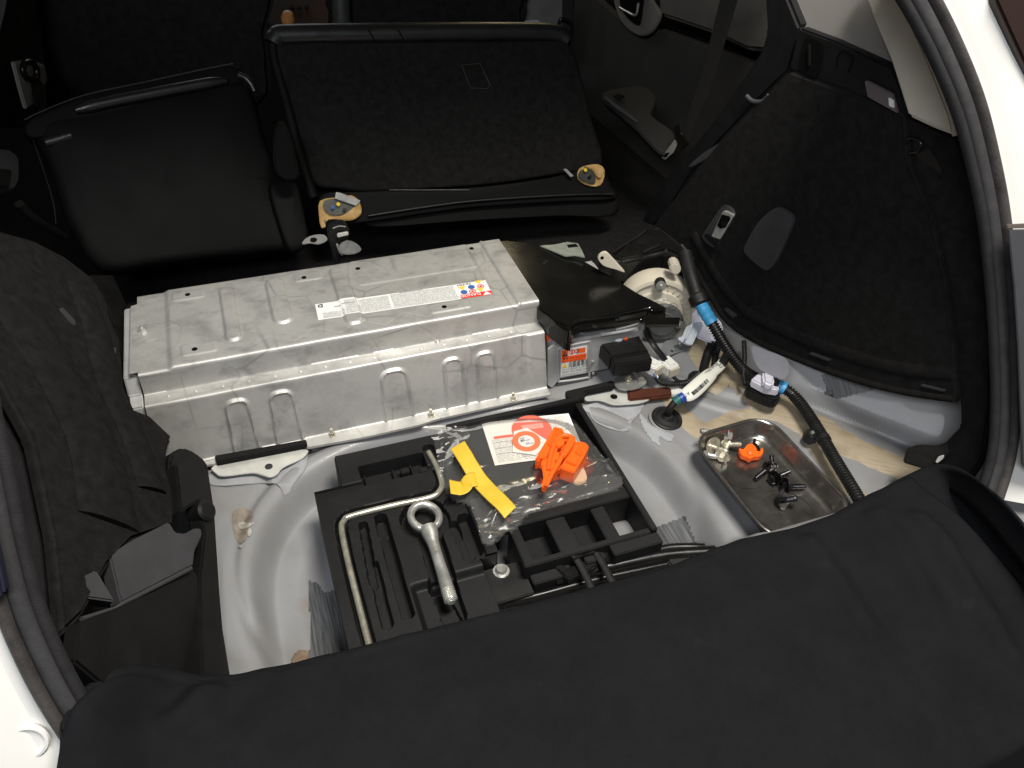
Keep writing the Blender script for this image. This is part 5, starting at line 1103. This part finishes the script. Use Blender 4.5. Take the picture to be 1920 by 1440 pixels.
# crumpled tails of film
def tail(px, h, k):
    pts = [Z(x, y, TT + h) for x, y in px]; cx = sum((p for p in pts), Vector()) / len(pts)
    P2 = [(p.x, p.y) for p in pts]; x0, x1 = min(p[0] for p in P2), max(p[0] for p in P2); y0, y1 = min(p[1] for p in P2), max(p[1] for p in P2)
    return grid('film_tail', 60, 60, lambda u, v: Vector((x0 + (x1 - x0) * u, y0 + (y1 - y0) * v, TT + h + .008 * wrinkle(x0 + (x1 - x0) * u, y0 + (y1 - y0) * v, 21, k))), film, bag,
                keep=lambda u, v: inpoly(x0 + (x1 - x0) * u, y0 + (y1 - y0) * v, P2))
tail(smooth_px([(790, 798), (832, 802), (872, 800), (880, 822), (846, 836), (826, 900), (820, 860), (812, 824)], 2), .012, 2)
tail(smooth_px([(882, 940), (930, 935), (985, 955), (982, 972), (955, 990), (935, 1018), (905, 1022), (895, 985)], 2), .010, 5)
tail(smooth_px([(960, 950), (1030, 925), (1090, 905), (1150, 892), (1166, 912), (1110, 934), (1040, 952), (985, 970)], 2), .016, 7)
lf = thing('leaflet', 'white printed leaflet with orange circles inside the clear bag', 'leaflet', Z(1000, 830, TT))
LZ = TT + .0055
lq = [Z(x, y, LZ) for x, y in ((903, 794), (1066, 775), (1098, 852), (928, 873))]
def lpt(u, v, l=0): q = lq[0].lerp(lq[1], u).lerp(lq[3].lerp(lq[2], u), v); return Vector((q.x, q.y, LZ + l + .0012 * math.sin(u * 3.1) + .0006 * nz(u * 3, v * 3)))
def lfg(name, u0, v0, u1, v1, m, l, n=24): return grid(name, n, 12, lambda a, b: lpt(u0 + (u1 - u0) * a, v0 + (v1 - v0) * b, l), m, lf)
lfg('leaflet_sheet', 0, 0, 1, 1, paper, 0)
pm = print_mat('leaflet_print', 260, 330, .46, (.42, .40, .38), (.70, .67, .62))
lfg('leaflet_print', .05, .42, .30, .95, pm, .0006); lfg('leaflet_print', .34, .72, .62, .96, pm, .0006); lfg('leaflet_print', .66, .05, .95, .40, pm, .0006)
for k in range(3): lfg('leaflet_bar', .05, .50 + k * .13, .27, .515 + k * .13, ink_g, .0008, 4)
for k in range(14):
    v = .40 + .038 * k; lfg('text_line', .31, v, .31 + random.uniform(.12, .16), v + .012, ink_g, .0008, 3)
def ldisc(name, u, v, r, m, l, inner=0): return disc(name, lpt(u, v, l), r, m, lf, (0, 0, 1), 30, inner)
ldisc('pale_circle', .52, .30, .0340, ink_p, .0010); lfg('pale_bar', .08, .36, .40, .42, ink_p, .0009, 8)
lfg('circle_band', .42, .18, .66, .30, mat('rose_ink', (.72, .30, .24), .7), .0014, 8)
stk = thing('round_sticker', 'orange ringed round speed sticker on the leaflet in the bag', 'sticker', lpt(.50, .52, .003))
sp_ = Z(987, 826, LZ + .006)
prism('sticker_sheet', [sp_ + Vector((x, y, -.0022)) for x, y in ((-.030, -.016), (.004, -.034), (.036, -.012), (.012, .030), (-.012, .028))], (0, 0, .0004), paper, stk)
disc('orange_ring', sp_ + Vector((0, 0, -.0012)), .0235, mat('ring_orange', (.82, .16, .05), .6), stk, (0, 0, 1), 36, .0135)
disc('white_centre', sp_ + Vector((0, 0, -.0013)), .0137, lab_w, stk, (0, 0, 1), 30)
sx = Vector((.97, .1, 0)); sy_ = Vector((-.1, .97, 0))
text('speed_max', 'MAX', ink, sp_ + Vector((-.008, .0060, -.0009)), sx, sy_, .0026, stk, 0); text('speed_value', '80', ink, sp_ + Vector((-.009, .0000, -.0009)), sx, sy_, .0050, stk, 0, bold=.02); text('speed_unit', 'km/h', ink, sp_ + Vector((-.001, .0000, -.0009)), sx, sy_, .0026, stk, 0)
text('speed_value', '50', ink, sp_ + Vector((-.003, -.0085, -.0009)), sx, sy_, .0045, stk, 0); text('speed_unit', 'mph', ink, sp_ + Vector((.0035, -.0085, -.0009)), sx, sy_, .0024, stk, 0)
tag(prism('maroon_folder', [Z(x, y, TT + .006) for x, y in smooth_px([(998, 872), (1040, 862), (1100, 850), (1112, 872), (1108, 888), (1060, 905), (1020, 916), (1006, 900)], 2)], (0, 0, -.004), maroon, None, .001), 'dark maroon card showing under the orange plug in the bag', 'card')
tag(prism('beige_grip_strip', [Z(x, y, TT + .010) for x, y in smooth_px([(1062, 882), (1084, 874), (1092, 872), (1101, 893), (1096, 903), (1082, 907), (1072, 900)], 2)], (0, 0, -.006), skin_b, None, .002), 'beige rubber strip end poking from under the orange plug', 'strip')
tag(prism('black_pouch', [Z(x, y, TT + .002) for x, y in ((860, 812), (900, 800), (1075, 778), (1140, 860), (1110, 905), (960, 940), (880, 925), (850, 870))], (0, 0, -.028), plastic, None, .006, 3), 'black flat pouch inside the clear bag under the leaflet', 'pouch')

# orange service plug
sp = thing('service_plug', 'bright orange plastic service plug with lever lying on the clear bag', 'service plug', Z(1050, 860, -.11))
def C(X_, Y_): return (780 + X_ / 4.8, 760 + Y_ / 4.8)
def op(name, pts, z, h, bev=.0015, m=orange): return prism(name, [Z(*C(*q), z) for q in pts], (0, 0, -h), m, sp, bev)
PZ = -.092
op('plug_half', [(1243, 188), (1290, 196), (1318, 205), (1338, 245), (1310, 290), (1215, 420), (1160, 480), (1135, 482), (1122, 465), (1075, 480), (1100, 430), (1180, 300)], PZ, .026)
op('plug_half', [(1470, 318), (1500, 325), (1528, 332), (1558, 368), (1500, 480), (1420, 605), (1300, 562), (1345, 470), (1395, 380), (1422, 378)], PZ, .026)
for k in range(4):
    op('plug_flute', [(1262 + k * 18, 196 + k * 10), (1272 + k * 18, 198 + k * 10), (1190 + k * 12, 350 + k * 10), (1180 + k * 12, 348 + k * 10)], PZ + .003, .004, .0006)
    op('plug_flute', [(1478 + k * 18, 322 + k * 8), (1488 + k * 18, 324 + k * 8), (1440 + k * 14, 420 + k * 10), (1430 + k * 14, 418 + k * 10)], PZ + .003, .004, .0006)
op('plug_step', [(1380, 430), (1470, 470), (1440, 540), (1350, 500)], PZ + .004, .006)
op('plug_foot', [(1072, 478), (1125, 420), (1150, 440), (1150, 470), (1100, 500), (1078, 496)], PZ - .004, .014)
LV = PZ + .010
tube('lever_bow', [Z(*C(*q), LV) for q in ((1190, 590), (1205, 480), (1250, 350), (1300, 290), (1350, 275), (1400, 292), (1415, 320), (1385, 380), (1320, 470))], .0042, orange, sp, 10, flat=(1.2, .9))
op('lever_plate', [(1125, 500), (1180, 470), (1215, 400), (1245, 330), (1280, 370), (1265, 420), (1330, 400), (1310, 470), (1260, 560), (1215, 620), (1170, 745), (1128, 730), (1150, 640), (1135, 560)], LV, .007)
tube('lever_rail', [Z(*C(*q), LV + .002) for q in ((1395, 300), (1330, 430), (1270, 540), (1215, 630), (1170, 735))], .0036, orange, sp, 10)
for q, r in (((1195, 522), .0042), ((1262, 505), .0030), ((1300, 435), .0034), ((1235, 420), .0026)):
    p = Z(*C(*q), LV + .0006); box('lever_hole', p - Vector((r * .7, r, .0006)), p + Vector((r * .7, r, .0006)), hole_m if q[0] < 1200 else mat('deep_orange', (.45, .04, .002), .5), sp, .0003, (0, 0, -.3))
op('lever_cam', [(1250, 300), (1300, 285), (1340, 310), (1330, 350), (1285, 380), (1255, 360)], LV + .003, .006, .001)
op('plug_base', [(1240, 190), (1336, 248), (1330, 280), (1400, 284), (1420, 312), (1470, 322), (1554, 370), (1420, 602), (1300, 562), (1215, 640), (1170, 742), (1130, 732), (1152, 640), (1132, 500), (1078, 490), (1102, 430), (1180, 300)], PZ - .008, .014, .002)

# yellow tape
tape = thing('yellow_tape', 'strips of bright yellow tape stuck across the clear bag', 'tape', Z(900, 890, -.115))
def tstrip(pts, wpx, z, k=0):
    ln = crom([Vector((*C(*q), 0)) for q in pts], 12); m = len(ln) - 1
    def f(u, v):
        t = u * m; i = min(int(t), m - 1); p = ln[i].lerp(ln[i + 1], t - i); d = (ln[min(i + 2, m)] - ln[max(i - 1, 0)]).normalized()
        w_ = wpx if not callable(wpx) else wpx(u); q = p + Vector((-d.y, d.x, 0)) * (v - .5) * w_
        s_ = Z(q.x, q.y, z); s_.z += .0035 * math.sin(u * 9 + k) + .0016 * nz(s_.x, s_.y, k, 45); return s_
    grid('tape_strip', 60, 10, f, yellow, tape, thick=.0004)
tstrip([(372, 358), (450, 490), (540, 620), (640, 740), (745, 860), (850, 972)], 30, -.108)
tstrip([(306, 742), (370, 735), (430, 728), (480, 690), (540, 672), (580, 668)], 26, -.1105, 2)

# ================================================================ steel tray and its bolts
SZ = -.113
stx0, stx1, sty0, sty1 = .828, .985, -.515, -.282
SA = R(3)
scx, scy, shw, shh = (stx0 + stx1) / 2, (sty0 + sty1) / 2, (stx1 - stx0) / 2, (sty1 - sty0) / 2
stray = tag(None or bpy.data.objects.new('steel_tray', None), 'shallow stainless steel tray with rounded corners holding loose bolts', 'tray'); bpy.data.objects.remove(stray)
def rrect(hw, hh, r, n=8):
    out = []
    for cx, cy, a0 in ((hw - r, hh - r, 0), (-hw + r, hh - r, 90), (-hw + r, -hh + r, 180), (hw - r, -hh + r, 270)):
        for k in range(n + 1): t = R(a0 + 90 * k / n); out.append((cx + r * math.cos(t), cy + r * math.sin(t)))
    return out
bm = bmesh.new(); rings = []
for off, z in ((.0, -.002), (.0015, .0012), (-.0005, .0024), (-.003, .0014), (-.0045, -.002), (-.007, -.010), (-.010, -.020), (-.013, -.0255), (-.017, -.0282), (-.023, -.0292), (-.05, -.0296)):
    rr_ = rrect(shw + off, shh + off, max(.008, .042 + off), 9)
    rings.append([bm.verts.new((scx + x * math.cos(SA) - y * math.sin(SA), scy + x * math.sin(SA) + y * math.cos(SA), SZ + z)) for x, y in rr_])
for a_, b2_ in zip(rings, rings[1:]):
    for k in range(len(a_)): bm.faces.new((a_[k], a_[(k + 1) % len(a_)], b2_[(k + 1) % len(a_)], b2_[k]))
bm.faces.new(rings[-1])
stray = tag(bm_obj('steel_tray', bm, steel_tray_m, None, True, 60), 'shallow stainless steel tray with rounded corners holding loose bolts', 'tray')
md = stray.modifiers.new('thickness', 'SOLIDIFY'); md.thickness = .0009; md.offset = -1
SF = SZ - .0294
# pressed rings in the tray floor
for cx, cy in ((.893, -.352), (.905, -.455)):
    disc('pressed_ring', (cx, cy, SF + .0008), .046, steel_tray_m, stray, (0, 0, 1), 48, .0448)
def bolt(px, z, ax, L, r, head, m, label, washer=0, hexh=.005, group=None, base=None):
    """px = centre of the head"""
    L *= 1.4; r *= 1.4; head *= 1.4; washer *= 1.35; hexh *= 1.4; c = Z(*px, z); t = thing('loose_bolt', label, 'bolt', c, group); ax = Vector(ax).normalized()
    lathe('bolt_head', [(head, 0), (head, hexh * .8), (head * .85, hexh), (0, hexh)], c, -ax, m, t, 6)
    if washer: lathe('bolt_flange', [(head * .6, 0), (washer, 0), (washer, .0016), (head * .6, .0016)], c, ax, m, t, 26)
    n = max(8, int(L / .0009)); bm = bmesh.new()
    tube_bm(bm, [c + ax * (.001 + L * i / n) for i in range(n + 1)], lambda tt, i: (r if i % 2 else r * .88) * (1 - .35 * sst(.92, 1, tt)) if tt > .3 else r, 12)
    bm_obj('bolt_shank', bm, m, t, True, 40); return t
g1, g2 = 'bright bolts in the steel tray', 'dark bolts in the steel tray'
bolt((1362, 816), SF + .012, (-.85, .35, .12), .032, .0042, .0065, zinc, 'bright grey flanged bolt leaning on the back left corner of the steel tray', .0095, .006, g1)
bolt((1337, 838), SF + .008, (.25, -.9, .45), .022, .0030, .005, zinc_y, 'bright bolt with a wide round washer at the left end of the steel tray', .0125, .004, g1)
bolt((1360, 833), SF + .010, (.6, -.5, .3), .018, .0030, .005, zinc_y, 'yellowish bolt standing on its washer behind the others in the steel tray', .0105, .004, g1)
bolt((1354, 856), SF + .010, (.75, .62, .1), .026, .0028, .0052, zinc_y, 'yellowish flanged bolt pointing to the orange cap in the steel tray', .0095, .005, g1)
bolt((1326, 853), SF + .007, (.85, -.5, -.05), .026, .0032, .0048, zinc, 'bright plain bolt nearest the left rim of the steel tray', .0, .005, g1)
bolt((1442, 877), SF + .008, (-.92, -.35, 0), .026, .0030, .0055, dark_bolt, 'dark flanged bolt pointing left in the middle of the steel tray', .0085, .005, g2)
bolt((1448, 874), SF + .012, (.3, .6, .2), .014, .0030, .0055, dark_bolt, 'small dark bolt on top of the dark pile in the steel tray', .007, .005, g2)
bolt((1452, 897), SF + .010, (.95, .2, -.1), .026, .0030, .0062, dark_bolt, 'dark bolt with large round head in the middle of the dark pile', .0095, .006, g2)
bolt((1472, 912), SF + .010, (.93, -.25, -.05), .024, .0030, .0055, dark_bolt, 'dark bolt standing on its edge right of the dark pile', .0105, .005, g2)
bolt((1468, 938), SF + .007, (.35, -.55, .65), .018, .0034, .005, dark_bolt, 'dark washer bolt lying alone at the near end of the steel tray', .0115, .004, g2)
oc = thing('orange_wing_cap', 'orange plastic winged cap lying in the steel tray', 'cap', Z(1407, 850, SF))
prism('cap_wings', [Z(x, y, SF + .014) for x, y in smooth_px([(1386, 840), (1394, 842), (1402, 833), (1412, 832), (1420, 840), (1425, 843), (1430, 839), (1431, 848), (1425, 855), (1414, 856), (1406, 860), (1400, 856), (1390, 852)], 3)], (0, 0, -.010), orange, oc, .0015)
lathe('cap_hub', [(.0055, 0), (.0055, .003), (.004, .0036), (0, .0036)], Z(1407, 849, SF + .014), (0, -.2, 1), orange, oc, 18)
tag(tube('cap_lever', [Z(x, y, SF + .014) for x, y in ((1416, 824), (1414, 831), (1420, 838), (1423, 846))], .003, gloss_black, None, 8), 'small black lever clip behind the orange cap in the steel tray', 'clip')

# ================================================================ blanket over the sill
bt_px = [(-40, 1420), (60, 1395), (118, 1345), (150, 1288), (190, 1258), (240, 1240), (300, 1247), (372, 1262), (440, 1260), (520, 1244), (650, 1214), (760, 1185), (850, 1163), (960, 1137), (1080, 1105), (1180, 1078), (1250, 1059), (1320, 1032), (1400, 1003), (1480, 988), (1560, 962), (1600, 940), (1660, 908), (1710, 888), (1760, 872)]
def bl_top(u):
    ux = 118 + (1704 - 118) * u; zz = -.062 + .085 * sst(.16, .0, u)
    for a_, b2_ in zip(bt_px[2:], bt_px[3:] + [(1800, 870)]):
        if a_[0] <= ux <= b2_[0]: t = (ux - a_[0]) / (b2_[0] - a_[0]); return Z(ux, a_[1] + (b2_[1] - a_[1]) * t, zz)
    return Z(ux, bt_px[-1][1], -.062)
BT = crom([bl_top(i / 60) for i in range(61)], 4); NT = len(BT) - 1
FOLD = [((1500, 990), (1620, 1180), .006, .020), ((1640, 970), (1760, 1180), .006, .022), ((1720, 980), (1900, 1230), .007, .02), ((430, 1275), (330, 1380), .010, .022), ((300, 1260), (210, 1400), .012, .024), ((240, 1255), (170, 1360), .008, .016), ((1330, 1050), (1500, 1300), .003, .03), ((700, 1230), (640, 1420), .002, .04), ((380, 1290), (360, 1440), .004, .03)]
FX = [(Z(*a_, -.06), Z(*b2_, -.06), h, r) for a_, b2_, h, r in FOLD]
def blk_pt(u, v):
    i = min(int(u * NT), NT - 1); t = u * NT - i; p = BT[i].lerp(BT[i + 1], t)
    L = .55 * v; ang = 0
    # along the cloth: tuck under at the front edge, flat over the sill, then hanging down behind the bumper
    if v < .10:
        a_ = (1 - v / .10) * math.pi * .75; r = .015
        q = p + Vector((0, -r + r * math.sin(a_), -r + r * math.cos(a_)))
        return q + Vector((0, .0015 * nz(p.x, 0, 0, 30), .0012 * nz(p.x, 0, 5, 30)))
    d = (v - .10) * .62; flat = .33
    dx = (-.06 * (1 - u) * 0 + .012 * (u - .3)) * d
    if d < flat: q = p + Vector((dx, -.015 - d, .0)); q.z += .012 * sst(0, .1, d) - .03 * (d / flat) ** 2
    else:
        e = d - flat; q = p + Vector((dx, -.015 - flat - e * .45, -.018 - e * .85))
    x, y = q.x, q.y
    for a_, b2_, h, r in FX:
        s_ = seg_d(x, y, (a_.x, a_.y), (b2_.x, b2_.y)); q.z += 1.7 * h * math.exp(-(s_ / (r * .85)) ** 2) * sst(0, .02, d)
    q.z += .006 * nz(x, y, 1.7, 7) + .004 * nz(x * 1.5, y, 4, 16) + .003 * sst(.1, .25, d) * abs(nz(x + y, y * .5, 6, 13))
    return q
blk_ = tag(grid('blanket', 300, 150, blk_pt, blanket_m, None, thick=.006), 'dark navy blanket draped over the rear sill and bumper', 'blanket')
# second layer of the blanket folded at the right corner
F2 = crom([Z(*q) for q in ((1640, 925, -.085), (1700, 893, -.075), (1752, 873, -.055), (1800, 880, -.02), (1850, 912, .012), (1890, 952, .022), (1935, 1005, .026), (2010, 1095, .026))], 8)
def blk2(u, v):
    i = min(int(u * (len(F2) - 1)), len(F2) - 2); t = u * (len(F2) - 1) - i; p = F2[i].lerp(F2[i + 1], t)
    if v < .08: return p + Vector((.006, 0, -.05 * (1 - v / .08)))
    d = (v - .08) * .5; p = p + Vector((.01 * d, -d, -.25 * d * d - .01 * sst(0, .05, d)))
    p.z += .004 * nz(p.x, p.y, 2, 9) + .007 * math.exp(-((d - .06 - .12 * u) / .02) ** 2) - .02 * sst(.35, 0, u) * sst(0, .1, d)
    return p
tag(grid('blanket_flap', 80, 60, blk2, blanket_m, None, thick=.006), 'folded under layer of the navy blanket at the right corner', 'blanket')
